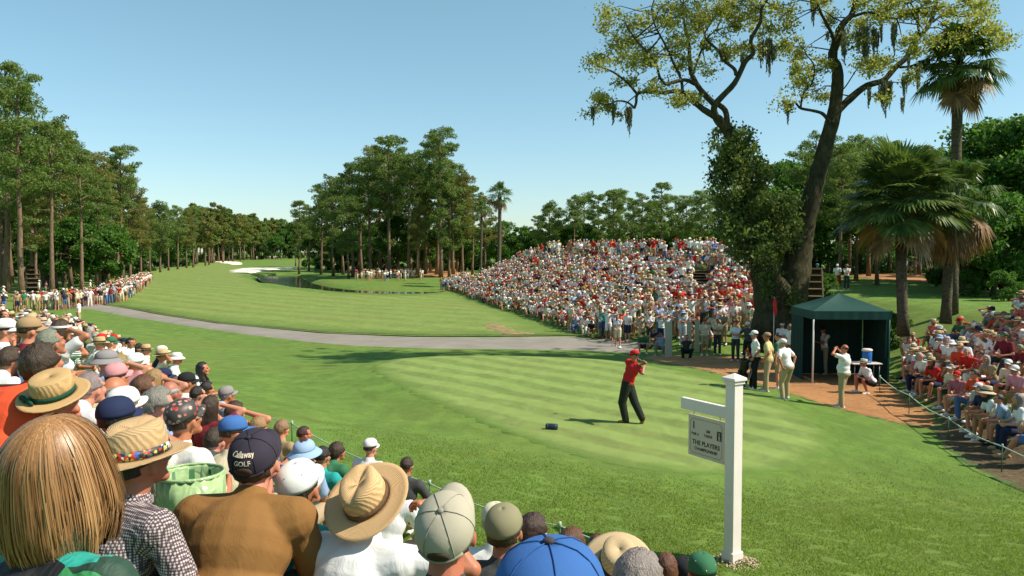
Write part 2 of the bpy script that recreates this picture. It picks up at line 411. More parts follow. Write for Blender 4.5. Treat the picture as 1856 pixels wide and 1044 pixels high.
def bark_mat(name, a, b, zs=.25, sc=9):
    m = NT(name); m.rough(.95); m.spec(.1)
    mp = m.n('ShaderNodeMapping'); mp.inputs['Scale'].default_value = (1, 1, zs); m.l(m.objc(), mp.inputs['Vector'])
    f = m.noise(sc, 6, .7, vec=mp.outputs[0], dist=.7); g = m.noise(.6, 2, vec=m.objc())
    m.color(m.mix(g, m.ramp(f, [(.35, a), (.65, b)]), m.ramp(f, [(.3, tuple(x * .8 for x in a)), (.7, tuple(x * 1.15 for x in b))])))
    m.bump(f, .9, .05); return m.m
M_bark = bark_mat('pine_bark', (.10, .062, .038), (.26, .175, .115))
M_obark = bark_mat('oak_bark', (.028, .027, .015), (.085, .08, .045), .5, 6)
M_pbark = bark_mat('palm_bark', (.055, .045, .03), (.15, .125, .085), 2.5, 5)

def leaves(C, ln, wd, rg, axis=None, spread=1.0, droop=0):
    """rhombus leaves centred on the points C"""
    n = len(C); a = rg.normal(size=(n, 3))
    if axis is not None: a = a * spread + axis
    a[:, 2] -= droop
    a /= np.linalg.norm(a, axis=1, keepdims=True)
    b = np.cross(a, rg.normal(size=(n, 3))); b /= np.linalg.norm(b, axis=1, keepdims=True) + 1e-9
    L_ = (ln * rg.uniform(.6, 1.3, n))[:, None] * .5; W_ = (wd * rg.uniform(.7, 1.3, n))[:, None] * .5
    V = np.stack([C - a * L_, C + b * W_ - a * L_ * .1, C + a * L_, C - b * W_ - a * L_ * .1], 1).reshape(-1, 3)
    return V, np.arange(4 * n).reshape(n, 4)
def blob(c, r, n, rg, flat=1.0, shell=.45):
    d = rg.normal(size=(n, 3)); d /= np.linalg.norm(d, axis=1, keepdims=True)
    t = rg.uniform(shell, 1, n)[:, None] ** .7 * (1 + .15 * rg.normal(size=(n, 1)))
    return np.array(c) + d * t * r * np.array([1, 1, flat])
def limb(mb, p0, p1, r0, r1, n=6, seg=5, sag=.3, jit=.05):
    p0 = Vector(p0); p1 = Vector(p1); pts = []
    for i in range(seg + 1):
        t = i / seg; p = p0.lerp(p1, t); p.z += sag * math.sin(math.pi * t) * (p1 - p0).length * .3
        if 0 < i < seg: p += Vector((rnd.uniform(-1, 1), rnd.uniform(-1, 1), rnd.uniform(-1, 1))) * jit * (p1 - p0).length
        pts.append(p)
    mb.tube(pts, [r0 + (r1 - r0) * i / seg for i in range(seg + 1)], n)
    return pts

def tree_root(name, label, cat, group):
    r = empty(name); tag(r, label, cat, group); return r
def pine(hgt, seed, crown_from=.52, width=3.2, nclump=24, per=185, mat=None, ln=.46, wd=.13, density_low=0):
    rg = np.random.default_rng(seed); rnd.seed(seed)
    t = empty('pine_tree'); mb = MB()
    bend = rnd.uniform(-.5, .5); pts = []
    for i in range(9):
        f = i / 8; pts.append(Vector((bend * math.sin(f * 2.2) + rnd.uniform(-.06, .06), .4 * bend * f + rnd.uniform(-.06, .06), hgt * .96 * f)))
    r0 = hgt * .0135
    mb.tube(pts, [r0 * 1.35] + [r0 * (1 - .75 * i / 8) for i in range(1, 9)], 9, jit=.04)
    Vs = []
    for k in range(nclump):
        f = crown_from + (1 - crown_from) * ((k + rnd.random() * .8) / nclump)
        prof = math.sin(math.pi * min(1, max(.14, (f - crown_from) / (1 - crown_from) * .86 + .1))) ** .6
        a = k * 2.4 + rnd.uniform(-.4, .4); rr = width * prof * rnd.uniform(.45, 1.0)
        q = pts[min(8, int(f * 8))].lerp(pts[min(8, int(f * 8) + 1)], f * 8 - int(f * 8)) if f < 1 else pts[8]
        e = q + Vector((math.cos(a) * rr, math.sin(a) * rr, rnd.uniform(.0, .9)))
        limb(mb, q - Vector((0, 0, .5)), e, r0 * .32, .02, 5, 4, .25)
        cr = rnd.uniform(.75, 1.45) * width / 3.2
        C = blob(e, cr, int(per * cr), rg, .62)
        Vs.append(C)
        for j in range(2):
            e2 = e + Vector((rnd.uniform(-1, 1) * cr * 1.2, rnd.uniform(-1, 1) * cr * 1.2, rnd.uniform(-.5, .6)))
            Vs.append(blob(e2, cr * .6, int(per * cr * .4), rg, .6))
    for k in range(density_low):   # dead stubs and thin low boughs
        f = rnd.uniform(.25, crown_from); a = rnd.uniform(0, 6.28); q = pts[int(f * 8)]; rr = rnd.uniform(.6, 1.8)
        e = q + Vector((math.cos(a) * rr, math.sin(a) * rr, rnd.uniform(-.1, .4)))
        limb(mb, q, e, r0 * .2, .015, 4, 3, .1)
        if rnd.random() < .6: Vs.append(blob(e, .5, 40, rg, .6))
    V, Fc = leaves(np.concatenate(Vs), ln, wd, rg)
    mb.build('trunk', M_bark, t)
    link('crown', mesh_np('crown', V, Fc), t, mat or M_pine)
    return t
def broad(hgt, seed, width, trunk=.25, mat=None, n=46, per=260, ln=.34, wd=.24, low=.22):
    rg = np.random.default_rng(seed); rnd.seed(seed)
    t = empty('broadleaf_tree'); mb = MB()
    top = Vector((rnd.uniform(-.4, .4), rnd.uniform(-.4, .4), hgt * .55))
    tr = limb(mb, (0, 0, -.2), top, trunk, trunk * .5, 9, 6, 0, .02); Vs = []
    for k in range(n):
        u = rnd.uniform(-1, 1) if k % 3 else rnd.uniform(.1, 1); a = k * 2.4; rr = math.sqrt(max(0, 1 - u * u)) * width * rnd.uniform(.55, 1.0)
        zc = hgt * (low + 1) / 2; e = Vector((math.cos(a) * rr, math.sin(a) * rr, zc + u * hgt * (1 - low) / 2 * rnd.uniform(.8, 1)))
        if k % 2 == 0: limb(mb, tr[rnd.randint(2, 6)], e, trunk * .3, .02, 5, 4, .2)
        cr = width * rnd.uniform(.2, .36); Vs.append(blob(e, cr, int(per * cr), rg, .75, .3))
    V, Fc = leaves(np.concatenate(Vs), ln, wd, rg)
    mb.build('trunk', M_obark, t); link('crown', mesh_np('crown', V, Fc), t, mat or M_oakl)
    return t
def fan_palm(hgt, seed, nf=34, fr=1.1, droop=.55, dead=10, trunk=.2, nb=22, lean=.3, skirt=0.0):
    rg = random.Random(seed); rnd.seed(seed)
    t = empty('palm_tree'); mb = MB()
    pts = [Vector((lean * math.sin(i / 6 * 1.6), 0, hgt * i / 6)) for i in range(7)]
    mb.tube(pts, [trunk * 1.25] + [trunk] * 4 + [trunk * 1.05, trunk * 1.15], 12, jit=.03)
    top = pts[-1]; live = MB(); dd = MB()
    def frond(M, el, az, L_, size):
        d = Vector((math.cos(az) * math.cos(el), math.sin(az) * math.cos(el), math.sin(el)))
        base = top + Vector((0, 0, rg.uniform(-.3, .25)))
        mid = base + d * L_ * .6 + Vector((0, 0, .05)); end = base + d * L_ + Vector((0, 0, -L_ * .12))
        M.tube([base, mid, end], [.03, .02, .012], 4)
        dirv = (end - mid).normalized(); side = dirv.cross(Vector((0, 0, 1)))
        if side.length < .1: side = Vector((1, 0, 0))
        side.normalize(); nrm = side.cross(dirv).normalized()
        for k in range(nb):
            a = -2.0 + 4.0 * (k + .5) / nb
            bd = (dirv * math.cos(a) + side * math.sin(a)).normalized()
            ln = size * (1 - .35 * abs(a) / 2) * rg.uniform(.85, 1.1); w = size * .05
            px_ = nrm.cross(bd).normalized()
            p0 = end; p1 = end + bd * ln * .55 + nrm * .05 * size; p2 = end + bd * ln + Vector((0, 0, -droop * size * rg.uniform(.3, 1)))
            M.add([p0 - px_ * w * .3, p0 + px_ * w * .3, p1 + px_ * w, p1 - px_ * w, p2], [(0, 1, 2, 3), (3, 2, 4)])
    for k in range(nf):
        el = R(88) - (k / nf) ** .9 * R(108) + R(rg.uniform(-14, 14)); frond(live, el, k * 2.39996, rg.uniform(.8, 1.15) * fr, fr * rg.uniform(.62, .85))
    for k in range(dead):
        frond(dd, R(rg.uniform(-75, -30)), rg.uniform(0, 6.28), fr * rg.uniform(.7, 1.0), fr * .8)
    mb.build('trunk', M_pbark, t); live.build('frond_crown', M_palm, t)
    if dead: dd.build('dead_fronds', M_dead, t)
    return t
USED = set()
def plant(src, x, y, label, cat, group=None, s=1.0, rz=None, dz=0.0, z=None):
    o = src if src.name not in USED else copy_tree(src)
    USED.add(src.name)
    o.location = (x, y, (hf(x, y) if z is None else z) - .05 + dz); o.rotation_euler = (0, 0, rnd.uniform(0, 6.28) if rz is None else rz)
    o.scale = (s, s, s * rnd.uniform(.96, 1.04)); tag(o, label, cat, group); return o

# masters
PA = [pine(22, 1, .50, 3.0, 22, density_low=6), pine(24, 2, .56, 2.8, 20, density_low=8), pine(20, 3, .42, 2.9, 25, density_low=4), pine(23, 4, .60, 3.2, 18, density_low=5)]
PB = [pine(22, 5, .38, 3.4, 30, mat=M_pineY), pine(18, 6, .30, 3.2, 32, density_low=3)]
FARP = [pine(18, 21, .42, 3.2, 18, 110, ln=.8, wd=.3), pine(20, 22, .5, 3.0, 16, 110, ln=.8, wd=.3), pine(16, 23, .35, 3.2, 18, 110, ln=.8, wd=.3, mat=M_pineY)]
BR = [broad(9, 31, 3.6), broad(7, 32, 3.2, mat=M_oakl), broad(12, 33, 4.2, n=60)]
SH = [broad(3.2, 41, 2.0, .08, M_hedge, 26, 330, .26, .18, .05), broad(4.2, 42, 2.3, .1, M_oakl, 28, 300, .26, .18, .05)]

def tx(px, y): return (px - 928) / FP * y
# LEFT WOOD: (pixel, distance, master, scale)
lw = [(10, 88, PA[1], 1.06), (38, 76, PA[0], .96), (-25, 80, PA[3], 1.0), (62, 95, PA[2], 1.06), (92, 84, PA[3], .84), (100, 98, PB[0], .92), (128, 104, PA[0], .93), (148, 88, PA[1], .70), (80, 112, PA[2], 1.05),
      (175, 112, PB[0], .86), (196, 120, PA[2], .88), (222, 118, PA[1], .86), (236, 130, PB[0], .8), (212, 135, PA[0], .95), (255, 150, PB[0], .72), (20, 118, PA[2], 1.12), (50, 126, PB[1], 1.2), (115, 126, PA[3], 1.0),
      (160, 138, PB[1], 1.15), (-60, 92, PA[2], 1.05), (-45, 118, PA[0], 1.1), (272, 166, PA[2], .72), (290, 178, PB[1], .86), (306, 190, PA[3], .68), (322, 200, PA[0], .76), (338, 212, PB[0], .72), (350, 226, PA[1], .72), (5, 104, PA[3], .95), (66, 88, PB[0], .62), (182, 100, PA[3], .62)]
lwn = ['tall', 'slender', 'leaning', 'crooked', 'dense', 'thin', 'broad', 'straight', 'shaggy', 'sparse']
def spot(px, where):
    return where
for i, (px, y, s_, sc) in enumerate(lw):
    nm = 'olive' if s_ in (PB[0],) else 'dark green'
    x = tx(px, y)
    where = ('at the near end of the left wood' if px < 60 else 'near the small wooden steps' if px < 130 else 'above the path gallery' if px < 215 else 'where the wood meets the fairway bend' if px < 280 else 'far down the left edge of the fairway')
    plant(s_, x, y, f"{lwn[i % 10]} {nm} pine {['nearest','further','deepest'][i // 10]} {where}", 'pine tree', 'pines of the left wood', sc)
# far left wood edge towards the green
k = 0
for i in range(64):
    f = i / 63; px = 350 + 215 * f + rnd.uniform(-6, 6); y = 235 + 190 * f + rnd.uniform(-12, 30)
    tgt = (372 + 40 * min(1, f * 1.2)) + rnd.uniform(-7, 10)
    hh = CAMZ + (458 - tgt) / FP * y - hf(tx(px, y), y)
    s_ = FARP[i % 3]; bh = (18, 20, 16)[i % 3]
    plant(s_, tx(px, y), y, 'distant pine in the even tree line closing off the far fairway', 'pine tree', 'distant pines beyond the far bunkers', hh / bh)
for i, (px, y) in enumerate([(420, 350), (440, 372), (455, 365), (470, 380), (485, 372), (500, 385), (515, 378), (530, 392), (545, 385), (400, 345), (478, 400), (508, 402)]):
    plant(BR[i % 3], tx(px, y), y, 'distant leafy tree filling the tree line behind the far green', 'tree', 'leafy trees behind the far green', 1.5)
for i in range(26):   # second far line behind, fills gaps
    f = i / 25; px = 250 + 330 * f; y = 330 + 150 * f + rnd.uniform(0, 30)
    plant(FARP[(i + 1) % 3], tx(px, y), y, 'distant pine in the even tree line closing off the far fairway', 'pine tree', 'distant pines beyond the far bunkers', .95)
for i, (px, y, s_, sc, lb) in enumerate([(118, 96, BR[0], 1.0, 'bright green broadleaf tree in the left wood behind the standing gallery'), (165, 108, BR[2], .9, 'tall bright green broadleaf tree between pines of the left wood'), (190, 100, BR[1], 1.05, 'low rounded green tree at the edge of the left wood'),
                                         (86, 112, BR[2], .85, 'shaded broadleaf tree deep in the left wood'), (20, 122, BR[0], 1.2, 'broad dark tree filling the back of the left wood'), (275, 205, BR[2], 1.15, 'bright round tree at the far bend of the left wood'), (300, 215, BR[0], 1.3, 'smaller round tree beside the far bend of the left wood'), (150, 150, BR[2], 1.1, 'green tree glimpsed between trunks behind the left walkway'), (232, 170, BR[2], 1.0, 'green tree glimpsed behind the last near pines on the left'), (50, 150, BR[2], 1.2, 'big green tree at the back of the left wood')]):
    plant(s_, tx(px, y), y, lb, 'tree', None, sc)
for i, (px, y) in enumerate([(0, 135), (40, 140), (85, 135), (120, 142), (165, 150), (205, 150), (245, 165), (150, 118), (180, 122), (268, 185), (300, 230), (330, 240), (-40, 130), (370, 290), (400, 300), (430, 320), (470, 340), (500, 350), (530, 360), (350, 270)]):
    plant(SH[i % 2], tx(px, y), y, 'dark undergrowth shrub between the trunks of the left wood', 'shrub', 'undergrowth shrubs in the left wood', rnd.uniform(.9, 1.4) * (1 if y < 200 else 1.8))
# CENTRE GROVE
cg = [(542, 176, 362, PA[2]), (560, 190, 372, PA[0]), (582, 170, 338, PA[0]), (604, 158, 318, PA[3]), (622, 165, 315, PA[2]), (640, 150, 292, PA[1]), (655, 165, 300, PA[2]), (672, 146, 270, PA[0]), (690, 158, 268, PB[0]), (706, 142, 250, PA[2]), (722, 150, 258, PA[0]), (740, 140, 284, PA[3]), (756, 146, 290, PA[1]), (770, 152, 262, PA[2]),
      (800, 137, 236, PA[1]), (792, 146, 250, PA[0]), (822, 148, 280, PA[3]), (838, 140, 312, PB[0]), (856, 150, 330, PA[2]), (612, 190, 330, PA[1]), (650, 185, 310, PA[3]), (700, 185, 290, PA[1]), (745, 180, 300, PB[1]), (780, 178, 300, PA[2]), (830, 172, 320, PB[1]), (594, 200, 350, PB[1]), (560, 215, 392, PA[1]), (536, 230, 398, PA[2]), (632, 140, 352, PB[1]), (760, 138, 372, PB[0]), (880, 160, 352, PB[0]), (814, 138, 330, PB[1])]
bh = {PA[0].name: 22, PA[1].name: 24, PA[2].name: 20, PA[3].name: 23, PB[0].name: 22, PB[1].name: 18}
hname = {0: 'straight', 1: 'twin-looking', 2: 'full-crowned', 3: 'lopsided', 4: 'dense', 5: 'narrow', 6: 'ragged', 7: 'shadowy'}
for i, (px, y, tp, s_) in enumerate(cg):
    x = tx(px, y); hh = CAMZ + (458 - tp) / FP * y - hf(x, y)
    lb = ('tallest pine of the middle grove with a bare straight trunk and towering crown' if px == 800 else 'low outlying pine at the left end of the middle grove beside the pond' if px == 542 else
          f"{hname[i % 8]} {'olive' if s_ is PB[0] else 'green'} pine in {'front' if y < 150 else 'second' if y < 170 else 'back'} rank of the middle grove {'by the pond' if px < 600 else 'before its peak' if px < 680 else 'at its shoulder' if px < 760 else 'by the tallest pine' if px < 830 else 'next to the palms'}")
    nm0 = s_.name.split('.')[0]
    key = s_.name if s_.name in bh else None
    plant(s_, x, y, lb, 'pine tree', 'pines of the middle grove', hh / bh[s_.name])
for i, (px, y, s_, sc, lb) in enumerate([(722, 150, BR[2], .95, 'bright green leafy tree low in the middle grove'), (765, 156, BR[0], 1.25, 'green leafy tree behind the tallest pine of the middle grove'), (832, 165, BR[0], 1.1, 'small leafy tree between grove trunks near the palms'), (680, 175, BR[2], .85, 'dark leafy tree in the shade of the middle grove'), (620, 185, BR[2], .8, 'dark leafy tree low behind the grove trunks by the pond'), (908, 175, BR[2], .9, 'round green tree directly behind the twin palms'), (872, 190, BR[0], 1.1, 'round tree in the gap between grove and palms'), (938, 200, BR[0], .95, 'small pale round tree behind the far end of the packed bank'), (650, 200, BR[0], 1.3, 'leafy tree closing the back of the middle grove'), (580, 205, BR[0], 1.2, 'leafy tree behind the outlying grove pines')]):
    plant(s_, tx(px, y), y, lb, 'tree', None, sc)
for i, (px, y) in enumerate([(590, 195), (615, 190), (640, 188), (665, 192), (690, 186), (712, 190), (745, 186), (775, 190), (800, 180), (820, 184), (845, 195), (560, 215), (868, 205), (890, 230), (915, 230), (940, 235)]):
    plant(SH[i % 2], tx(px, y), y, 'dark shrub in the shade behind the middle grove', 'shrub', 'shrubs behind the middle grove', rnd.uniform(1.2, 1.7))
# two palms by the grove
FPm = fan_palm(11.5, 61, 40, 1.35, .5, 12, .24, 14)
plant(FPm, tx(903, 112), 112, 'bushy palm with browning lower fronds, standing above the end of the packed bank', 'palm tree', None, 1.0)
FP2 = fan_palm(10.5, 62, 26, 1.1, .5, 4, .17, 14)
plant(FP2, tx(871, 118), 118, 'slimmer palm with a small crown just beside the bushy palm', 'palm tree', None, 1.0)
plant(FP2, tx(905, 116), 116, 'shorter palm with its crown tucked under the bushy palm', 'palm tree', None, .72)
# trees beyond the packed bank
bb = [(975, 150, 388), (995, 140, 362), (1012, 150, 372), (1040, 138, 356), (1060, 150, 345), (1085, 140, 352), (1110, 132, 336), (1120, 148, 350), (1145, 150, 356), (1165, 136, 347), (1185, 140, 362), (1200, 130, 330), (1222, 146, 352), (1245, 138, 356), (1268, 134, 340), (1282, 150, 345), (1305, 140, 350), (1330, 150, 340), (1350, 140, 330)]
for i, (px, y, tp) in enumerate(bb):
    x = tx(px, y); s_ = [PA[2], PB[1], PA[0], PA[3], PB[1], PA[2]][i % 6]; z0 = 1.0
    hh = CAMZ + (458 - tp) / FP * y - z0
    plant(s_, x, y, f"{['small','bushy','thin','rounded','spindly'][i % 5]} pine on the skyline behind the packed bank, {['low far end','middle','toward the oak'][min(2, i // 7)]}", 'pine tree', 'pines behind the packed bank', hh / bh[s_.name], z=z0)
for i in range(17):
    px = 950 + i * 25; y = 150 + rnd.uniform(-12, 12)
    plant(BR[i % 2], tx(px, y), y, 'rounded dark bush making a low green band behind the packed bank', 'tree', 'bushes behind the packed bank', rnd.uniform(.85, 1.05), z=1.5)
# RIGHT WOOD
rw = [(1440, 74, 300), (1462, 66, 262), (1475, 78, 250), (1500, 72, 275), (1520, 64, 258), (1540, 80, 250), (1552, 70, 262), (1575, 76, 250), (1590, 66, 265), (1612, 84, 260), (1640, 74, 268), (1665, 80, 262), (1690, 70, 270), (1715, 82, 268), (1420, 90, 320), (1395, 85, 330), (1480, 95, 270), (1560, 98, 262), (1625, 100, 262), (1750, 90, 262), (1780, 98, 256), (1810, 80, 250), (1838, 74, 246), (1860, 84, 250), (1885, 76, 240), (1530, 110, 280), (1600, 112, 276), (1680, 110, 280), (1450, 108, 300)]
for i, (px, y, tp) in enumerate(rw):
    x = tx(px, y); s_ = [PA[0], PA[2], PA[3], PA[1], PA[2]][i % 5]; hh = CAMZ + (458 - tp) / FP * y - hf(x, y)
    plant(s_, x, y, f"{['thin','tall','bushy','straight','dark','heavy'][i % 6]} pine {['beside the big oak','above the green tent','behind the fan palms','over the far hedge','above the seated right bank'][0 if px < 1470 else 1 if px < 1560 else 2 if px < 1680 else 3 if px < 1770 else 4]}, {'front row' if y < 76 else 'middle row' if y < 92 else 'back row'}", 'pine tree', 'pines of the right wood', hh / bh[s_.name])
for (px, y, s_, sc, lb) in [(1800, 60, BR[2], 1.05, 'big bright green maple-like tree above the seated right bank'), (1848, 54, BR[2], .98, 'dark broadleaf tree at the far right above the crowd'), (1760, 66, BR[0], 1.25, 'bright green tree just right of the tall palm trunk'), (1745, 50, BR[1], .95, 'low spreading olive tree behind the seated right bank'), (1800, 46, BR[0], .72, 'low shady tree right behind the top seats'), (1480, 70, BR[0], .9, 'shady tree in the wood behind the wooden steps'), (1420, 75, BR[2], .9, 'leafy tree directly behind the big oak fork'), (1560, 84, BR[2], .9, 'shady tree deep behind the green tent')]:
    plant(s_, tx(px, y), y, lb, 'tree', None, sc)
for i, (px, y) in enumerate([(1450, 70), (1470, 100), (1500, 104), (1530, 98), (1560, 102), (1590, 96), (1620, 104), (1650, 98), (1680, 104), (1710, 96), (1740, 90), (1770, 80), (1800, 72), (1830, 66), (1860, 62), (1725, 58), (1760, 52), (1790, 54), (1835, 50), (1870, 46), (1430, 95), (1400, 95), (1376, 90)]):
    plant(SH[i % 2], tx(px, y), y, 'dark shrub under the pines of the right wood', 'shrub', 'shrubs of the right wood', rnd.uniform(.8, 1.25))
for i, (px, y, lb) in enumerate([(1495, 50, 'small leafy shrub next to the top of the wooden steps'), (1618, 33, 'low shrub by the foot of the fan palm'), (1760, 46, 'pale leafy shrub at the edge of the straw bed'), (1820, 42, 'leafy shrub in dappled sun behind the top seats')]):
    plant(SH[1], tx(px, y), y, lb, 'shrub', None, .36)
# clipped hedge with a strip of bright lawn behind it
def hedge(x0, x1, y, hgt, th, label):
    n = int((x1 - x0) * 260); C = np.stack([rng.uniform(x0, x1, n), y + rng.uniform(-th / 2, th / 2, n), hf((x0 + x1) / 2, y) + rng.uniform(0, hgt, n) ** 1.0], 1)
    V, Fc = leaves(C, .22, .16, rng); o = link('hedge', mesh_np('hedge', V, Fc), mat=M_hedge); tag(o, label, 'hedge')
hedge(tx(1500, 84), tx(1720, 84), 84, 1.5, 1.4, 'long clipped dark hedge in front of the bright lawn beyond the tent')
lawn = [hit(px, py, y0=60) for px, py in [(1500, 478), (1560, 476), (1700, 477), (1850, 480), (1850, 473), (1700, 471), (1560, 470), (1500, 471)]]
V = [(tx(1480, 88), 88, 0), (tx(1740, 88), 88, 0), (tx(1740, 120), 120, 0), (tx(1480, 120), 120, 0)]
V = [(x, y, hf(x, y) + (1.0 if y > 90 else .7)) for x, y, z in V]

# ------------------------------------------------------------------ the big live oak
OY = 34.5
def opts(pts, dy0=0, dy1=0):
    n = len(pts); out = []
    for i, p in enumerate(pts): out.append(at(p[0], p[1], OY + dy0 + (dy1 - dy0) * i / max(1, n - 1)))
    return out
def densify(P, n=5):
    P2 = [P[0]] + P + [P[-1]]; out = []
    for i in range(1, len(P2) - 2):
        for j in range(n):
            t = j / n; p0, p1, p2, p3 = P2[i - 1], P2[i], P2[i + 1], P2[i + 2]
            out.append(.5 * ((2 * p1) + (p2 - p0) * t + (2 * p0 - 5 * p1 + 4 * p2 - p3) * t * t + (3 * p1 - 3 * p2 + p3 - p0) * t ** 3))
    out.append(P[-1]); return out
PXM = OY / FP
limbs = [  # (points px, width start px, width end px, dy start, dy end)
 ([(1406, 618), (1402, 575), (1396, 530), (1385, 492), (1378, 450)], 80, 44, 0, -.3),
 ([(1412, 618), (1422, 570), (1436, 520), (1446, 470), (1452, 430)], 76, 44, 0, .3),
 ([(1378, 455), (1370, 420), (1352, 345), (1338, 275), (1318, 236), (1298, 213)], 42, 15, -.3, -1.2),
 ([(1452, 440), (1462, 395), (1477, 338), (1490, 290), (1500, 250), (1510, 215), (1516, 175), (1518, 129), (1509, 105), (1514, 81), (1526, 46), (1545, 24), (1553, -14)], 40, 8, .3, 0),
 ([(1298, 213), (1296, 190), (1331, 151), (1350, 113), (1366, 95), (1361, 73), (1378, 40), (1381, 14), (1400, -12)], 13, 4, -1.2, -3),
 ([(1318, 236), (1316, 205), (1306, 192), (1296, 188)], 11, 9, -1.2, -1.2),
 ([(1334, 135), (1330, 124), (1310, 108), (1303, 92), (1283, 75), (1278, 60), (1290, 40)], 7, 2.5, -2, -.5),
 ([(1296, 190), (1269, 162), (1253, 132), (1250, 105), (1248, 78), (1240, 40), (1237, 8)], 12, 3.5, -1.2, 1.5),
 ([(1256, 135), (1266, 105), (1280, 72), (1300, 50), (1312, 20)], 5, 2, 0, 2),
 ([(1260, 152), (1242, 145), (1220, 149), (1207, 152), (1196, 140), (1186, 110), (1151, 70), (1132, 40)], 8, 2.5, -1, -3.5),
 ([(1298, 213), (1284, 204), (1269, 194), (1250, 178), (1237, 167), (1215, 166), (1202, 168), (1176, 166), (1156, 170), (1153, 186), (1150, 196)], 12, 4, -1.2, -2.2),
 ([(1156, 172), (1143, 156), (1129, 143), (1110, 130), (1089, 121), (1078, 112)], 5, 2, -2.2, -3),
 ([(1150, 196), (1138, 186), (1120, 183), (1100, 190), (1085, 186)], 4, 2, -2.2, -2),
 ([(1237, 167), (1234, 143), (1218, 108), (1205, 80), (1188, 48), (1180, 20)], 6, 2.5, -1.5, .5),
 ([(1514, 81), (1508, 62), (1500, 46), (1486, 19), (1478, -12)], 8, 4, 0, -1.5),
 ([(1504, 225), (1500, 216), (1489, 205), (1470, 200), (1451, 196), (1440, 186), (1428, 196)], 8, 3, 0, -1),
 ([(1451, 196), (1456, 170), (1472, 150), (1476, 120), (1462, 100)], 4, 2, -1, -2),
 ([(1506, 226), (1521, 199), (1551, 170), (1572, 155), (1602, 145), (1621, 124), (1642, 105), (1656, 78), (1680, 51), (1693, 22), (1700, -15)], 15, 7, 0, 2),
 ([(1632, 122), (1650, 120), (1669, 113), (1690, 100), (1720, 80)], 5, 2, 1, 2.5),
 ([(1545, 30), (1575, 22), (1600, 30), (1625, 34), (1650, 20)], 6, 2.5, 0, -1.5),
 ([(1668, 66), (1664, 48), (1664, 30), (1650, 5)], 5, 3, 1.5, 0),
 ([(1690, 40), (1715, 25), (1745, 30), (1775, 25), (1795, 45)], 5, 2, 2, 3),
 ([(1517, 165), (1530, 160), (1550, 130), (1560, 120)], 3, 1.5, 0, -1)]
oak = empty('oak_tree', (at(1410, 600, OY).x, OY, hf(at(1410, 600, OY).x, OY)))
tag(oak, 'huge forked live oak hung with moss, rising beside the packed bank', 'oak tree')
OL = oak.location.copy(); mb = MB(); nodes = []
rnd.seed(5)
for pts, w0, w1, d0, d1 in limbs:
    P = densify(opts(pts, d0, d1), 5); n = len(P)
    big = w0 > 30
    rad = [(w0 + (w1 - w0) * (i / (n - 1)) ** .8) * PXM * .5 * (1 + .06 * rnd.uniform(-1, 1)) for i in range(n)]
    if big and pts[0][1] > 600: P[0].z -= .4; rad[0] *= 1.15; rad[1] *= 1.05
    mb.tube([p - OL for p in P], rad, 14 if big else 8, jit=.05 if big else .03)
    for p, r_ in zip(P, rad):
        if p.z > 8: nodes.append(p.copy())
P = [at(1409, 618, OY), at(1411, 560, OY), at(1413, 520, OY), at(1414, 502, OY)]
mb.tube([p - OL for p in P], [1.2, .95, .62, .3], 14, jit=.05)
fol = [(1118, 52, 26, 34), (1132, 85, 26, 26), (1085, 112, 20, 14), (1110, 100, 26, 12), (1078, 190, 18, 24), (1108, 200, 18, 18), (1095, 172, 24, 10), (1180, 22, 24, 22), (1208, 38, 26, 24), (1245, 26, 40, 30), (1290, 20, 45, 24), (1340, 26, 36, 26), (1392, 16, 36, 22), (1432, 20, 22, 24), (1404, 55, 34, 18), (1436, 82, 24, 14), (1448, 98, 16, 14), (1330, 58, 24, 18), (1298, 82, 24, 16), (1258, 72, 34, 24), (1214, 84, 30, 24), (1170, 90, 22, 18), (1184, 125, 22, 22), (1228, 112, 16, 14), (1278, 118, 18, 16), (1194, 158, 20, 10), (1242, 182, 16, 12), (1262, 170, 12, 12), (1150, 110, 16, 12), (1350, 86, 18, 10), (1136, 150, 16, 10), (1320, 100, 16, 10), (1155, 45, 16, 14), (1370, 40, 20, 16), (1410, 90, 18, 8),
       (1472, 128, 16, 8), (1436, 128, 24, 9), (1470, 168, 22, 16), (1488, 180, 16, 9), (1424, 188, 12, 14), (1498, 112, 10, 6), (1556, 124, 28, 14), (1575, 112, 18, 10), (1490, 8, 12, 12), (1588, 12, 40, 20), (1640, 16, 44, 22), (1692, 26, 42, 24), (1740, 16, 36, 24), (1778, 28, 28, 24), (1800, 58, 18, 12), (1742, 52, 26, 16), (1590, 42, 26, 14), (1560, 52, 18, 14), (1560, 82, 18, 12), (1640, 66, 22, 14), (1612, 118, 18, 12), (1652, 138, 20, 14), (1728, 72, 20, 12), (1815, 72, 8, 6), (1700, 80, 20, 12), (1455, 150, 12, 8), (1530, 70, 8, 8), (1600, 170, 18, 8), (1660, 96, 14, 8), (1500, 40, 10, 14),
       (1100, 20, 10, 10), (1260, -25, 60, 25), (1350, -25, 60, 25), (1600, -25, 60, 25), (1700, -25, 60, 25), (1260, -55, 70, 30), (1360, -60, 70, 35), (1480, -42, 60, 32), (1560, -52, 60, 38), (1660, -58, 70, 35), (1450, -85, 80, 28), (1330, -90, 80, 28)]
Cs = []; rg = np.random.default_rng(77)
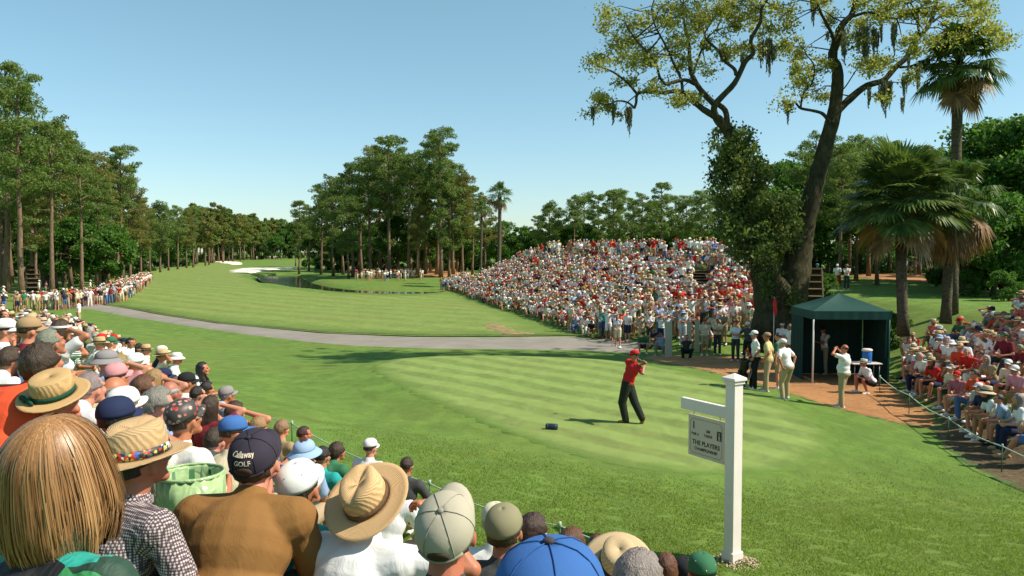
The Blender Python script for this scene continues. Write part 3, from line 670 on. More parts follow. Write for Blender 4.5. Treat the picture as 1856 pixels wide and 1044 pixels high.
for (px, py, rx, ry) in fol:
    area = rx * ry * PXM * PXM * 3.14
    for q in range(max(3, int(area * 4.2))):
        a = rg.uniform(0, 6.28); r_ = math.sqrt(rg.uniform(0, 1)); dy = rg.normal() * 1.6
        c = at(px + rx * r_ * math.cos(a), py + ry * r_ * math.sin(a), OY + dy - .6)
        near = min(nodes, key=lambda p: (p - c).length_squared)
        if (near - c).length < 6 and q % 4 == 0: limb(mb, near - OL, c - OL, .035, .009, 4, 3, .1, .08)
        cr = rg.uniform(.3, .75)
        Cs.append(blob(c - OL, cr, int(270 * cr * rg.uniform(.5, 1.4)), rg, .7, .0))
V, Fc = leaves(np.concatenate(Cs), .15, .075, rg)
mb.build('trunk', M_obark, oak)
link('crown', mesh_np('crown', V, Fc), oak, M_live)
# ivy sleeve round the left limb and on the fork
Cs = []
for (px, py, rx, ry, dn) in [(1322, 252, 30, 26, 1), (1350, 262, 26, 30, .8), (1310, 285, 26, 26, .9), (1340, 300, 44, 30, 1), (1340, 345, 44, 38, 1.3), (1380, 350, 30, 40, .9), (1365, 390, 54, 36, 1.3), (1330, 405, 36, 30, 1.1), (1405, 425, 44, 30, 1), (1352, 440, 44, 26, 1.2), (1400, 460, 36, 20, .8), (1300, 330, 16, 40, .6), (1430, 385, 26, 30, .7), (1380, 300, 20, 20, .5), (1395, 505, 20, 40, .5), (1360, 470, 28, 18, .8), (1445, 545, 14, 30, .9)]:
    for q in range(int(rx * ry * dn / 26)):
        a = rg.uniform(0, 6.28); r_ = math.sqrt(rg.uniform(0, 1)); dy = rg.normal() * (.9 if py < 480 else .2) - (1.1 if py >= 480 else .3)
        c = at(px + rx * r_ * math.cos(a), py + ry * r_ * math.sin(a), OY + dy)
        Cs.append(blob(c - OL, rg.uniform(.2, .5), int(42 * rg.uniform(.5, 1.3)), rg, 1, .0))
V, Fc = leaves(np.concatenate(Cs), .17, .10, rg)
link('ivy', mesh_np('ivy', V, Fc), oak, M_vine)
Cs = []; Ax = []
for (px, py, ln, w_) in [(1393, 72, 62, 12), (1380, 78, 40, 9), (1402, 85, 30, 8), (1141, 196, 46, 8), (1136, 200, 28, 5), (1570, 50, 62, 14), (1584, 55, 40, 10), (1556, 60, 30, 8), (1620, 44, 50, 9), (1604, 148, 56, 14), (1612, 150, 40, 8), (1474, -6, 46, 9), (1428, 186, 32, 7), (1590, 60, 30, 6), (1664, 118, 44, 8), (1640, 140, 40, 6), (1530, 60, 46, 7), (1530, 90, 20, 6), (1575, 160, 36, 6), (1112, 190, 34, 6), (1075, 195, 30, 5), (1646, 100, 40, 5), (1598, 40, 34, 6), (1660, 60, 30, 6), (1500, 60, 12, 5), (1345, 100, 22, 6), (1636, 180, 26, 5)]:
    for s_ in range(int(w_ * 2.4)):
        x0 = px + rg.normal() * w_ * .35; L_ = ln * 1.25 * rg.uniform(.35, 1.0) * max(.25, 1 - abs(x0 - px) / w_ * .8); dy = rg.normal() * .25 - .6
        for q in range(int(L_ / 2.2) + 2):
            c = at(x0 + rg.normal() * .8 * (1 - q * 2.2 / (L_ + 3)), py + q * 2.2, OY + dy); Cs.append(np.array(c - OL)[None])
Cm = np.concatenate(Cs); V, Fc = leaves(Cm, .20, .05, rg, axis=np.array([0, 0, -1.0]), spread=.35)
link('hanging_moss', mesh_np('hanging_moss', V, Fc), oak, M_moss)

# the palms near the tent
plant(fan_palm(10.9, 71, 60, 1.28, .35, 6, .21, 26, lean=.0), tx(1728, 35.5), 35.5, 'very tall single palm rising above everything behind the oak limb', 'palm tree', None, 1.0, 0)
plant(fan_palm(5.4, 72, 110, 1.55, .12, 9, .2, 26, lean=-.2), tx(1640, 31), 31, 'full fan palm just behind the green tent', 'palm tree', None, 1.0, 0, z=1.3)
plant(fan_palm(5.0, 73, 30, 1.3, .5, 60, .2, 24, lean=.1), tx(1716, 33), 33, 'palm with a shaggy orange-brown skirt of dead fronds beside the fan palm', 'palm tree', None, 1.0, 0, z=1.6)

# unseen trees beyond the right bank, put there to cast shade on it
SHD = broad(14.5, 91, 5.2, .32, M_oakl, 44, 140, .34, .24, .40)
plant(SHD, 29.6, 13.5, 'tall spreading broadleaf tree whose shade falls over the near right bank', 'tree', None, 1.0, .4)
plant(SHD, 30.2, 22.5, 'tall spreading broadleaf tree whose shade falls over the middle of the right bank', 'tree', None, .95, 2.1)
# ------------------------------------------------------------------ people: bodies grown as ONE surface from tapered limbs
def basis(d, up=Vector((0, 0, 1))):
    d = d.normalized(); x = d.cross(up)
    if x.length < 1e-3: x = Vector((1, 0, 0))
    x.normalize(); y = x.cross(d); return x, y
def add_cap(mb, p, q, r1, r2, n=12, fl=1.0, fx=None):
    """closed tapered capsule; fl flattens it across fx"""
    p = Vector(p); q = Vector(q); d = q - p
    if d.length < 1e-5: d = Vector((0, 0, 1e-4))
    X, Y = basis(d)
    if fx is not None:
        Y = Vector(fx) - d.normalized() * Vector(fx).dot(d.normalized()); Y.normalize(); X = d.normalized().cross(Y)
    dn = d.normalized(); rings = []
    for a in (-75, -45, -15): rings.append((p + dn * math.sin(R(a)) * r1, r1 * math.cos(R(a))))
    for a in (15, 45, 75): rings.append((q + dn * math.sin(R(a)) * r2, r2 * math.cos(R(a))))
    vs = [p - dn * r1]; 
    for c, r in rings:
        for k in range(n):
            t = 2 * math.pi * k / n; vs.append(c + X * math.cos(t) * r + Y * math.sin(t) * r * fl)
    vs.append(q + dn * r2); fs = [(0, 1 + (k + 1) % n, 1 + k) for k in range(n)]
    for i in range(5): fs += [(1 + i * n + k, 1 + i * n + (k + 1) % n, 1 + (i + 1) * n + (k + 1) % n, 1 + (i + 1) * n + k) for k in range(n)]
    e = len(vs) - 1; fs += [(1 + 5 * n + k, 1 + 5 * n + (k + 1) % n, e) for k in range(n)]
    mb.add(vs, fs, True)
def add_ell(mb, c, rad, M=None, n=14):
    vs = []; fs = []; m = n // 2 + 1
    for i in range(1, m):
        a = math.pi * i / m
        for k in range(n):
            b = 2 * math.pi * k / n; v = Vector((math.sin(a) * math.cos(b) * rad[0], math.sin(a) * math.sin(b) * rad[1], math.cos(a) * rad[2]))
            vs.append((M @ v if M is not None else v) + Vector(c))
    t = Vector((0, 0, rad[2])); vs.append((M @ t if M is not None else t) + Vector(c)); vs.append((M @ -t if M is not None else -t) + Vector(c))
    T = len(vs) - 2; B = T + 1
    fs += [(T, k, (k + 1) % n) for k in range(n)]
    for i in range(m - 2): fs += [(i * n + k, (i + 1) * n + k, (i + 1) * n + (k + 1) % n, i * n + (k + 1) % n) for k in range(n)]
    fs += [(B, (m - 2) * n + (k + 1) % n, (m - 2) * n + k) for k in range(n)]
    mb.add(vs, fs, True)
def grow(mb, name, vox=.010, smooth=6, ratio=.3):
    me = mb.mesh('tmp'); o = bpy.data.objects.new('tmp', me); COL.objects.link(o)
    r = o.modifiers.new('r', 'REMESH'); r.mode = 'VOXEL'; r.voxel_size = vox; r.use_smooth_shade = True
    if smooth: s_ = o.modifiers.new('s', 'SMOOTH'); s_.factor = .5; s_.iterations = smooth
    if ratio < 1: d = o.modifiers.new('d', 'DECIMATE'); d.ratio = ratio
    dg = bpy.context.evaluated_depsgraph_get(); dg.update()
    out = bpy.data.meshes.new_from_object(o.evaluated_get(dg)); out.name = name
    bpy.data.objects.remove(o); bpy.data.meshes.remove(me)
    out.polygons.foreach_set('use_smooth', [True] * len(out.polygons)); return out
def ik(a, b, l1, l2, pole):
    a = Vector(a); b = Vector(b); d = b - a; L_ = min(d.length, (l1 + l2) * .998); dn = d.normalized(); b = a + dn * L_
    x = (l1 * l1 - l2 * l2 + L_ * L_) / (2 * L_); hgt = math.sqrt(max(0, l1 * l1 - x * x))
    p = Vector(pole) - dn * Vector(pole).dot(dn); p.normalize()
    return a + dn * x + p * hgt, b

class Pose:
    def __init__(s, **k):
        d = dict(hip=.95, hipx=0, hipy=0, lean=3, side=0, twist=0, hyaw=0, hpitch=0, hl=(-.25, .03, .80), hr=(.25, .03, .80), el=(-.4, -.6, 0), er=(.4, -.6, 0),
                 fl=(-.11, .0, .07), fr=(.11, .0, .07), kl=(-.1, 1, 0), kr=(.1, 1, 0), toel=(-.25, 1), toer=(.25, 1), bottoms='trousers', fat=1.0, grip=.5, sleeve=.62, toezl=0, toezr=0, head_fwd=.0, baggy=0.0, arms=True, female=False)
        d.update(k); s.__dict__.update(d)
def head_prims(mb, M):
    T = M.to_3x3(); c = M.translation
    P = lambda *v: c + T @ Vector(v)
    add_ell(mb, P(0, -.012, .018), (.076, .094, .098), T, 20)
    add_ell(mb, P(0, .030, -.040), (.056, .058, .068), T, 16)
    add_cap(mb, P(-.025, .055, -.088), P(.025, .055, -.088), .024, .024)            # chin
    add_cap(mb, P(0, .083, .012), P(0, .103, -.026), .009, .0145)                   # nose
    add_cap(mb, P(-.036, .077, .022), P(.036, .077, .022), .012, .012)              # brow
    for sx in (-1, 1):
        add_ell(mb, P(sx * .078, -.006, -.012), (.010, .018, .031), T, 10)          # ear
        add_ell(mb, P(sx * .038, .060, -.025), (.024, .026, .022), T, 10)           # cheek
    add_cap(mb, P(-.018, .084, -.056), P(.018, .084, -.056), .0085, .0085)          # lips
def hand_prims(mb, wrist, d, palm_n, side, curl=.5, r=.0095):
    """palm, four unequal bent fingers and a thumb leaving the side of the palm"""
    d = Vector(d).normalized(); n = Vector(palm_n); n = (n - d * n.dot(d)).normalized(); s_ = d.cross(n) * side
    add_cap(mb, wrist, wrist + d * .03, .026, .028, fl=.7, fx=n)
    for k in range(4):
        o = (k - 1.5) * .0205; base = wrist + d * .085 + s_ * o * 1.02
        add_cap(mb, wrist + d * .02 + s_ * o * .6, base, .016, .0145)
        L_ = (.078, .088, .082, .064)[k]; a = 0; p = base
        for j, f in enumerate((.42, .33, .25)):
            a += R(72 * curl) * (.8 if j == 0 else 1); dd = d * math.cos(a) + n * math.sin(a); q = p + dd * L_ * f
            add_cap(mb, p, q, r * (1.05 - .1 * j), r * (.97 - .1 * j), 8); p = q
    tb = wrist + d * .028 - s_ * .024; td = (d * .62 - s_ * .62 + n * .45 * (curl + .3)).normalized()
    t1 = tb + td * .042; t2 = t1 + (td * .6 + d * .5 + n * .35 * curl + s_ * .25).normalized() * .034
    add_cap(mb, wrist + d * .01 - s_ * .008, tb, .018, .0135); add_cap(mb, tb, t1, .0135, .0115); add_cap(mb, t1, t2, .0115, .0095)

def skeleton(p):
    J = {}
    hip = Vector((p.hipx, p.hipy, p.hip)); le = R(p.lean); sd_ = R(p.side)
    up = Vector((math.sin(sd_), math.sin(le), math.cos(le) * math.cos(sd_))).normalized()
    ty = R(p.twist); rt = Vector((math.cos(ty), math.sin(ty), 0)); rt = (rt - up * rt.dot(up)).normalized(); fw = up.cross(rt)
    J.update(hip=hip, up=up, rt=rt, fw=fw)
    J['waist'] = hip + Vector((0, 0, .07)) + up * .09; J['chest'] = hip + up * .36; J['neck'] = hip + up * .50 + fw * .0
    J['shl'] = hip + up * .455 - rt * .185; J['shr'] = hip + up * .455 + rt * .185
    hc = J['neck'] + up * .055 + Vector((0, 0, .115)) + fw * (.03 + p.head_fwd)
    J['head'] = Matrix.Translation(hc) @ Matrix.Rotation(R(p.hyaw), 4, 'Z') @ Matrix.Rotation(R(-p.hpitch), 4, 'X')
    for s_, sh, hnd, pole in (('l', 'shl', p.hl, p.el), ('r', 'shr', p.hr, p.er)):
        e, w = ik(J[sh], hnd, .285, .255, pole); J['el' + s_] = e; J['wr' + s_] = w
    for s_, f, pole in (('l', p.fl, p.kl), ('r', p.fr, p.kr)):
        hj = hip + Vector(((-1 if s_ == 'l' else 1) * .092, 0, -.03)); k, a = ik(hj, f, .43, .42, pole)
        J['hj' + s_] = hj; J['kn' + s_] = k; J['an' + s_] = a
    return J
M_EYE = simple('eye_dark', (.03, .02, .015), .4); M_LIP = simple('lips', (.35, .10, .07), .6)
def torso(mb, J, g, fat, p):
    T = Matrix((J['rt'], J['fw'], J['up'])).transposed(); H = J['hip']
    add_ell(mb, H + Vector((0, -.01, .02)), (.158 * (.6 + .4 * fat) + g, .118 * fat + g, .125 + g), None, 16)
    add_ell(mb, H + J['up'] * .15 + J['fw'] * (.01 + .04 * (fat - 1)), (.140 * fat + g, .102 * fat ** 1.6 + g, .15 + g), T, 16)
    add_ell(mb, H + J['up'] * .33, (.160 * (.7 + .3 * fat) + g, .112 * fat + g, .165 + g), T, 16)
    for s_ in ('l', 'r'):
        add_cap(mb, J['neck'] - J['up'] * .045, J['sh' + s_] - J['up'] * .012, .058 + g, .056 + g)
        add_cap(mb, J['chest'], J['sh' + s_] - J['up'] * .02, .09 + g, .062 + g)
    if p.female:
        for sx in (-1, 1): add_ell(mb, H + J['up'] * .30 + J['fw'] * .085 + J['rt'] * sx * .075, (.062 + g,) * 3, T, 10)
def make_person(name, p, hi=False):
    J = skeleton(p); W = {}; vox = .0085 if not hi else .0065; rat = .22 if not hi else .5
    mb = MB(); torso(mb, J, 0, p.fat, p)
    add_cap(mb, J['neck'] - J['up'] * .03, J['head'].translation + Vector((0, 0, -.03)), .060, .053)
    head_prims(mb, J['head'])
    for s_, sd_ in (('l', -1), ('r', 1)):
        add_cap(mb, J['sh' + s_], J['el' + s_], .050, .040); add_cap(mb, J['el' + s_], J['wr' + s_], .040, .026)
        fd = (J['wr' + s_] - J['el' + s_]).normalized(); pn = -J['rt'] * sd_
        if abs(fd.dot(pn)) > .8: pn = J['fw'] * .5 + Vector((0, 0, -1))
        hand_prims(mb, J['wr' + s_], fd, pn, sd_, p.grip, .0095 if hi else .0105)
        add_cap(mb, J['hj' + s_], J['kn' + s_], .088 * (.7 + .3 * p.fat), .055); add_cap(mb, J['kn' + s_], J['kn' + s_].lerp(J['an' + s_], .35), .054, .055); add_cap(mb, J['kn' + s_].lerp(J['an' + s_], .35), J['an' + s_], .055, .036)
        to = getattr(p, 'toe' + s_); tz = getattr(p, 'toez' + s_); td = Vector((to[0], to[1], tz)).normalized()
        add_cap(mb, J['an' + s_] + Vector((0, 0, -.015)), J['an' + s_] + td * .12 + Vector((0, 0, -.03)), .036, .032)
    body = grow(mb, name + '_body', vox, 3, rat)
    # eye and lip patches
    body.materials.append(None); body.materials.append(M_EYE); body.materials.append(M_LIP)
    inv = J['head'].inverted(); mi = np.zeros(len(body.polygons), dtype=np.int32)
    for i, pl in enumerate(body.polygons):
        c = inv @ pl.center
        if abs(c.x) < .06 and c.y > .05 and -.07 < c.z < .03:
            if (abs(abs(c.x) - .031) < .014 and abs(c.z - .002) < .008): mi[i] = 1
            elif abs(c.x) < .024 and abs(c.z + .056) < .007: mi[i] = 2
    body.polygons.foreach_set('material_index', mi)
    W['body'] = body
    # shirt
    mb = MB(); torso(mb, J, .014 + p.baggy * .5, p.fat, p)
    add_cap(mb, J['neck'] - J['up'] * .05, J['neck'] + J['up'] * .015 + J['fw'] * .008, .082, .068)
    for s_ in ('l', 'r'):
        e = J['sh' + s_].lerp(J['el' + s_], p.sleeve if p.sleeve <= 1 else 1)
        add_cap(mb, J['sh' + s_], e, .068, .064 if p.sleeve < 1 else .056)
        if p.sleeve > 1: add_cap(mb, J['el' + s_], J['wr' + s_].lerp(J['el' + s_], .08), .055, .040)
    if p.bottoms != 'none' and p.hip < .7: pass
    add_cap(mb, J['hip'] + Vector((0, 0, .02)), J['chest'], .135 * p.fat, .125 * p.fat, 16, fl=.85, fx=J['fw'])
    W['shirt'] = grow(mb, name + '_shirt', vox * 1.1, 9, rat)
    # bottoms
    mb = MB(); add_ell(mb, J['hip'] + Vector((0, -.01, -.005)), (.166 * (.6 + .4 * p.fat) + .014, .128 * p.fat + .008, .125), None, 16)
    for s_ in ('l', 'r'):
        if p.bottoms == 'shorts':
            add_cap(mb, J['hj' + s_], J['hj' + s_].lerp(J['kn' + s_], .80), .103 * (.7 + .3 * p.fat), .082)
        else:
            add_cap(mb, J['hj' + s_], J['kn' + s_], .104 * (.7 + .3 * p.fat) + p.baggy, .078 + p.baggy); add_cap(mb, J['kn' + s_], J['an' + s_].lerp(J['kn' + s_], .02), .078 + p.baggy, .066 + p.baggy * .7)
    W[p.bottoms] = grow(mb, name + '_bottoms', vox * 1.1, 7, rat)
    W['shoe'] = []
    for s_ in ('l', 'r'):
        mb = MB()
        to = getattr(p, 'toe' + s_); tz = getattr(p, 'toez' + s_); td = Vector((to[0], to[1], tz)).normalized(); a = J['an' + s_]
        dn = Vector((0, 0, -1)) if abs(tz) < .3 else -(td.cross(Vector((1, 0, 0)))).normalized() * -1
        if dn.z > 0: dn = -dn
        add_cap(mb, a + dn * .035 - td * .045, a + dn * .035 + td * .15, .040, .040, fl=.8); add_cap(mb, a + dn * .0, a + dn * .03 + td * .06, .046, .045)
        add_cap(mb, a + dn * .052 - td * .05, a + dn * .052 + td * .16, .040, .042, fl=.4, fx=dn)
        W['shoe'].append(grow(mb, name + '_shoe', .009, 1, .3))
    W['headM'] = J['head']; W['J'] = J; W['p'] = p; W['hh'] = J['head'].translation.z
    return W

# hair and hats in the head's own frame (face towards +Y, centre of the head at the origin)
def head_shell(name, grow_=.010, front=.35, low=-.35, seed=0, lumps=.004, drop=0, n=36, ears=True, bald=False):
    rg = random.Random(seed); vs = []; fs = []; m = 22
    for i in range(m + 1):
        a = math.pi * i / m
        for k in range(n):
            b = 2 * math.pi * k / n; d = Vector((math.sin(a) * math.cos(b), math.sin(a) * math.sin(b), math.cos(a)))
            face = d.y > front and d.z < .62 and abs(d.x) < .85
            under = d.z < low - .25 * max(0, d.y)
            earz = ears and abs(d.x) > .75 and d.z < .0 and d.y > -.35
            top = bald and d.z > .35
            s_ = 1.0; g = grow_ + rg.uniform(-lumps, lumps)
            if drop and d.y > .12 and d.z < .1 and abs(d.x) < .93: face = True
            if face or under and not drop or top or earz: g = -.014
            v = Vector((d.x * (.076 + g), -.012 + d.y * (.094 + g), .018 + d.z * (.098 + g)))
            if drop and d.z < -.05 and d.y <= .12:
                f = (-.05 - d.z) / .95; r_ = math.hypot(d.x, d.y) + 1e-6
                v = Vector((d.x / r_ * (.082 + g) * (1 - .12 * f), -.012 + d.y / r_ * (.098 + g) * (1 - .1 * f), -.01 - drop * f + rg.uniform(-.01, .01) * f))
            vs.append(v)
    for i in range(m): fs += [(i * n + k, (i + 1) * n + k, (i + 1) * n + (k + 1) % n, i * n + (k + 1) % n) for k in range(n)]
    mb = MB(); mb.add(vs, fs, True); return mb.mesh(name)
HAIR = {'short': head_shell('short_hair', .010, .42, -.30, 1), 'full': head_shell('full_hair', .022, .40, -.45, 2, .007), 'bald': head_shell('fringe_hair', .008, .3, -.35, 3, bald=True),
        'long': head_shell('long_hair', .016, .40, -.45, 4, .005, drop=.20, ears=False), 'under_cap': head_shell('capped_hair', .009, .42, -.38, 5)}
def dome(mb, rx, ry, h0, z0=.035, n=28, panels=6, peak=0.0):
    prof = [(1.0, 0), (1.0, .18), (.97, .38), (.90, .58), (.76, .77), (.52, .92), (.25, .985), (.02, 1.0)]; vs = []; fs = []
    for r_, zz in prof:
        for k in range(n):
            a = 2 * math.pi * k / n; seam = 1 + .018 * abs(math.sin(a * panels / 2)); vs.append(Vector((rx * r_ * seam * math.cos(a), -.012 + ry * r_ * seam * math.sin(a) - .0, z0 + h0 * zz + peak * math.sin(a) * r_)))
    for i in range(len(prof) - 1): fs += [(i * n + k, i * n + (k + 1) % n, (i + 1) * n + (k + 1) % n, (i + 1) * n + k) for k in range(n)]
    mb.add(vs, fs, True)
def solidify(me, t):
    o = bpy.data.objects.new('tmp', me); COL.objects.link(o); s_ = o.modifiers.new('s', 'SOLIDIFY'); s_.thickness = t; s_.offset = 1
    dg = bpy.context.evaluated_depsgraph_get(); dg.update(); out = bpy.data.meshes.new_from_object(o.evaluated_get(dg)); bpy.data.objects.remove(o); return out
def bill(mb, L_=.075, w=.074, z=.042, droop=.014):
    vs = []; fs = []; n = 12
    for j in range(5):
        for k in range(n + 1):
            a = math.pi * k / n; x = w * math.cos(a) * (1 + .03 * j / 4); y0 = -.012 + .097 * math.sin(a) ** .8 * .98; y = y0 + L_ * (j / 4) * math.sin(a) ** .45
            vs.append(Vector((x, y, z - droop * (j / 4) - 5.5 * x * x * (.4 + .6 * j / 4))))
    for j in range(4): fs += [(j * (n + 1) + k, (j + 1) * (n + 1) + k, (j + 1) * (n + 1) + k + 1, j * (n + 1) + k + 1) for k in range(n)]
    mb.add(vs, fs, True)
def brim(mb, r0x, r0y, r1x, r1y, z, droop, wave=0, curl=0, n=36):
    vs = []; fs = []
    for j in range(6):
        f = j / 5
        for k in range(n):
            a = 2 * math.pi * k / n; vs.append(Vector(((r0x + (r1x - r0x) * f) * math.cos(a), -.012 + (r0y + (r1y - r0y) * f) * math.sin(a), z - droop * f + curl * f ** 3 * (abs(math.cos(a)) ** 2) + wave * f * math.sin(2 * a + .5))))
    for j in range(5): fs += [(j * n + k, (j + 1) * n + k, (j + 1) * n + (k + 1) % n, j * n + (k + 1) % n) for k in range(n)]
    mb.add(vs, fs, True)
HAT = {}
mb = MB(); dome(mb, .088, .107, .098, .038); HATcap = solidify(mb.mesh('cap'), -.003)
mb = MB(); mb.v = []; dome(mb, .088, .107, .098, .038); bill(mb); HAT['cap'] = (solidify(mb.mesh('cap'), -.003), None)
mb = MB(); dome(mb, .092, .110, .085, .034, panels=0); brim(mb, .092, .110, .150, .165, .036, .045); HAT['bucket_hat'] = (solidify(mb.mesh('bucket_hat'), -.003), None)
def straw(crown_h, flat, br, pinch=0, curl=.02, droop=.0):
    mb = MB(); n = 36
    prof = ([(1, 0), (.98, .5), (.95, .93), (.86, 1.0), (.5, .985), (.0, .98)] if flat else [(1, 0), (.97, .4), (.90, .8), (.78, .98), (.5, .98), (.0, .95)]); vs = []; fs = []
    for r_, zz in prof:
        for k in range(n):
            a = 2 * math.pi * k / n; y = r_ * math.sin(a); x = r_ * math.cos(a)
            zc = crown_h * zz + (pinch * zz * (abs(y) * .0 + .25 * y - .5 * math.exp(-(x / .22) ** 2) * (1 if zz > .9 else 0)))
            pin = 1 - (.22 * pinch / .04 * max(0, y) * zz if pinch else 0)
            vs.append(Vector((.090 * x * pin, -.012 + .108 * y, .036 + zc)))
    for i in range(len(prof) - 1): fs += [(i * n + k, i * n + (k + 1) % n, (i + 1) * n + (k + 1) % n, (i + 1) * n + k) for k in range(n)]
    mb.add(vs, fs, True); brim(mb, .090, .108, .090 + br, .108 + br, .036, droop, .004, curl)
    me = solidify(mb.mesh('straw_hat'), -.0035)
    b = MB(); vs = []; fs = []
    for zz, g in ((.039, .0012), (.039 + .026, .0005)):
        for k in range(n):
            a = 2 * math.pi * k / n; t = (zz - .036) / crown_h; q = 1 - .03 * t / .4
            vs.append(Vector(((.0905 * q + g) * math.cos(a), -.012 + (.1085 * q + g) * math.sin(a), zz)))
    fs = [(k, (k + 1) % n, n + (k + 1) % n, n + k) for k in range(n)]; b.add(vs, fs, True)
    return me, solidify(b.mesh('hat_band'), .0015)
HAT['straw_hat'] = straw(.105, False, .070, .035, .02, .008)
HAT['boater'] = straw(.104, True, .068, 0, .0, .0)
HAT['sun_hat'] = straw(.112, False, .095, 0, .0, .04)
mb = MB(); bill(mb); brim(mb, .086, .104, .089, .107, .058, -.0); brim(mb, .087, .105, .088, .106, .036, -.022); HAT['visor'] = (solidify(mb.mesh('visor'), -.003), None)

# materials for people: colour comes from each object's own colour
def cloth(name, bscale=60, rough=.85, pat=None, bump=.5):
    m = NT(name); m.rough(rough); m.spec(.2); oc = m.n('ShaderNodeObjectInfo').outputs['Color']
    f = m.noise(6, 4, .6, vec=m.objc()); c = m.mix(f, m.mix(1.0, oc, (.86, .86, .88), 'MULTIPLY'), oc)
    if pat == 'stripe':
        w = m.n('ShaderNodeTexWave'); w.bands_direction = 'Z'; w.inputs['Scale'].default_value = 9; m.l(m.objc(), w.inputs['Vector'])
        c = m.mix(m.ramp(w.outputs['Fac'], [(.45, (0, 0, 0)), (.55, (1, 1, 1))]), c, (.75, .74, .70))
    if pat == 'vstripe':
        w = m.n('ShaderNodeTexWave'); w.bands_direction = 'X'; w.inputs['Scale'].default_value = 12; m.l(m.objc(), w.inputs['Vector'])
        c = m.mix(m.ramp(w.outputs['Fac'], [(.6, (0, 0, 0)), (.7, (1, 1, 1))]), c, (.25, .28, .36))
    if pat == 'print':
        v = m.n('ShaderNodeTexVoronoi'); v.inputs['Scale'].default_value = 26; m.l(m.objc(), v.inputs['Vector'])
        c = m.mix(m.ramp(v.outputs['Distance'], [(.3, (1, 1, 1)), (.4, (0, 0, 0))]), c, v.outputs['Color'])
    m.color(c)
    g = m.noise(bscale * .12, 3, .55, vec=m.objc(), dist=1.2); mp = m.n('ShaderNodeMapping'); mp.inputs['Scale'].default_value = (1.6, 1.6, .5); mp.inputs['Rotation'].default_value = (.5, .4, 0); m.l(m.objc(), mp.inputs['Vector'])
    cr = m.noise(9, 2, .5, vec=mp.outputs[0], dist=2.2); cr = m.math('ABSOLUTE', m.math('SUBTRACT', cr, .5)); g = m.math('ADD', m.math('MULTIPLY', g, .6), m.math('MULTIPLY', m.math('POWER', cr, .6), .8)); g = m.math('ADD', g, m.math('MULTIPLY', m.noise(400, 2, vec=m.objc()), .03))
    m.bump(g, bump * .30, .022); return m.m
M_CLOTH = cloth('cotton_cloth'); M_STR = cloth('striped_cloth', pat='stripe'); M_VST = cloth('pinstriped_cloth', pat='vstripe'); M_PRT = cloth('printed_cloth', pat='print')
def skin_mat():
    m = NT('skin'); oc = m.n('ShaderNodeObjectInfo').outputs['Color']; f = m.noise(18, 4, .6, vec=m.objc())
    m.color(m.mix(f, oc, m.mix(1.0, oc, (1.12, .86, .80), 'MULTIPLY'))); m.rough(.5); m.spec(.35)
    m.b.inputs['Subsurface Weight'].default_value = .0; return m.m
M_SKIN = skin_mat()
def hair_mat(name, zs=.12):
    m = NT(name); oc = m.n('ShaderNodeObjectInfo').outputs['Color']
    mp = m.n('ShaderNodeMapping'); mp.inputs['Scale'].default_value = (1, 1, zs); m.l(m.objc(), mp.inputs['Vector'])
    f = m.noise(160, 3, .6, vec=mp.outputs[0]); m.color(m.mix(m.ramp(f, [(.3, (0, 0, 0)), (.7, (1, 1, 1))]), m.mix(1.0, oc, (.5, .5, .5), 'MULTIPLY'), oc)); m.rough(.5); m.bump(f, .8, .01); return m.m
M_HAIR = hair_mat('hair')
def straw_mat(name):
    m = NT(name); oc = m.n('ShaderNodeObjectInfo').outputs['Color']; w = m.n('ShaderNodeTexWave'); w.wave_type = 'RINGS'; w.rings_direction = 'Z'; w.inputs['Scale'].default_value = 60; w.inputs['Distortion'].default_value = 1.5
    m.l(m.objc(), w.inputs['Vector']); f = m.noise(120, 3, .6, vec=m.objc())
    c = m.mix(w.outputs['Fac'], m.mix(1.0, oc, (.78, .74, .68), 'MULTIPLY'), oc); c = m.mix(f, c, m.mix(1.0, c, (.8, .76, .7), 'MULTIPLY')); m.color(c); m.rough(.75); m.bump(w.outputs['Fac'], .4, .004); return m.m
M_STRAW = straw_mat('woven_straw'); M_CAP = cloth('cap_cotton', bump=.12)
M_SHOE = cloth('shoe_leather', 30, .6)

SKINS = [(.46, .20, .115), (.52, .25, .15), (.42, .17, .095), (.56, .28, .18), (.38, .16, .09), (.16, .075, .045)]
HAIRC = {'brown': (.055, .028, .014), 'dark': (.018, .012, .009), 'grey': (.28, .25, .21), 'white': (.50, .47, .42), 'blond': (.36, .22, .09), 'auburn': (.16, .055, .02)}
COLS = {'white': (.78, .76, .73), 'cream': (.66, .58, .42), 'khaki': (.42, .33, .19), 'tan': (.36, .25, .13), 'red': (.55, .025, .02), 'navy': (.02, .028, .07), 'light blue': (.30, .42, .62), 'blue': (.05, .14, .38), 'green': (.04, .16, .08), 'olive': (.13, .13, .055), 'yellow': (.68, .55, .12), 'teal': (.02, .34, .30), 'grey': (.26, .25, .24), 'black': (.018, .018, .02), 'pink': (.62, .26, .28), 'burgundy': (.20, .02, .03), 'brown': (.22, .115, .03), 'purple': (.16, .05, .25), 'charcoal': (.06, .06, .06), 'denim blue': (.10, .17, .30), 'coral': (.72, .085, .03), 'magenta': (.45, .03, .22)}

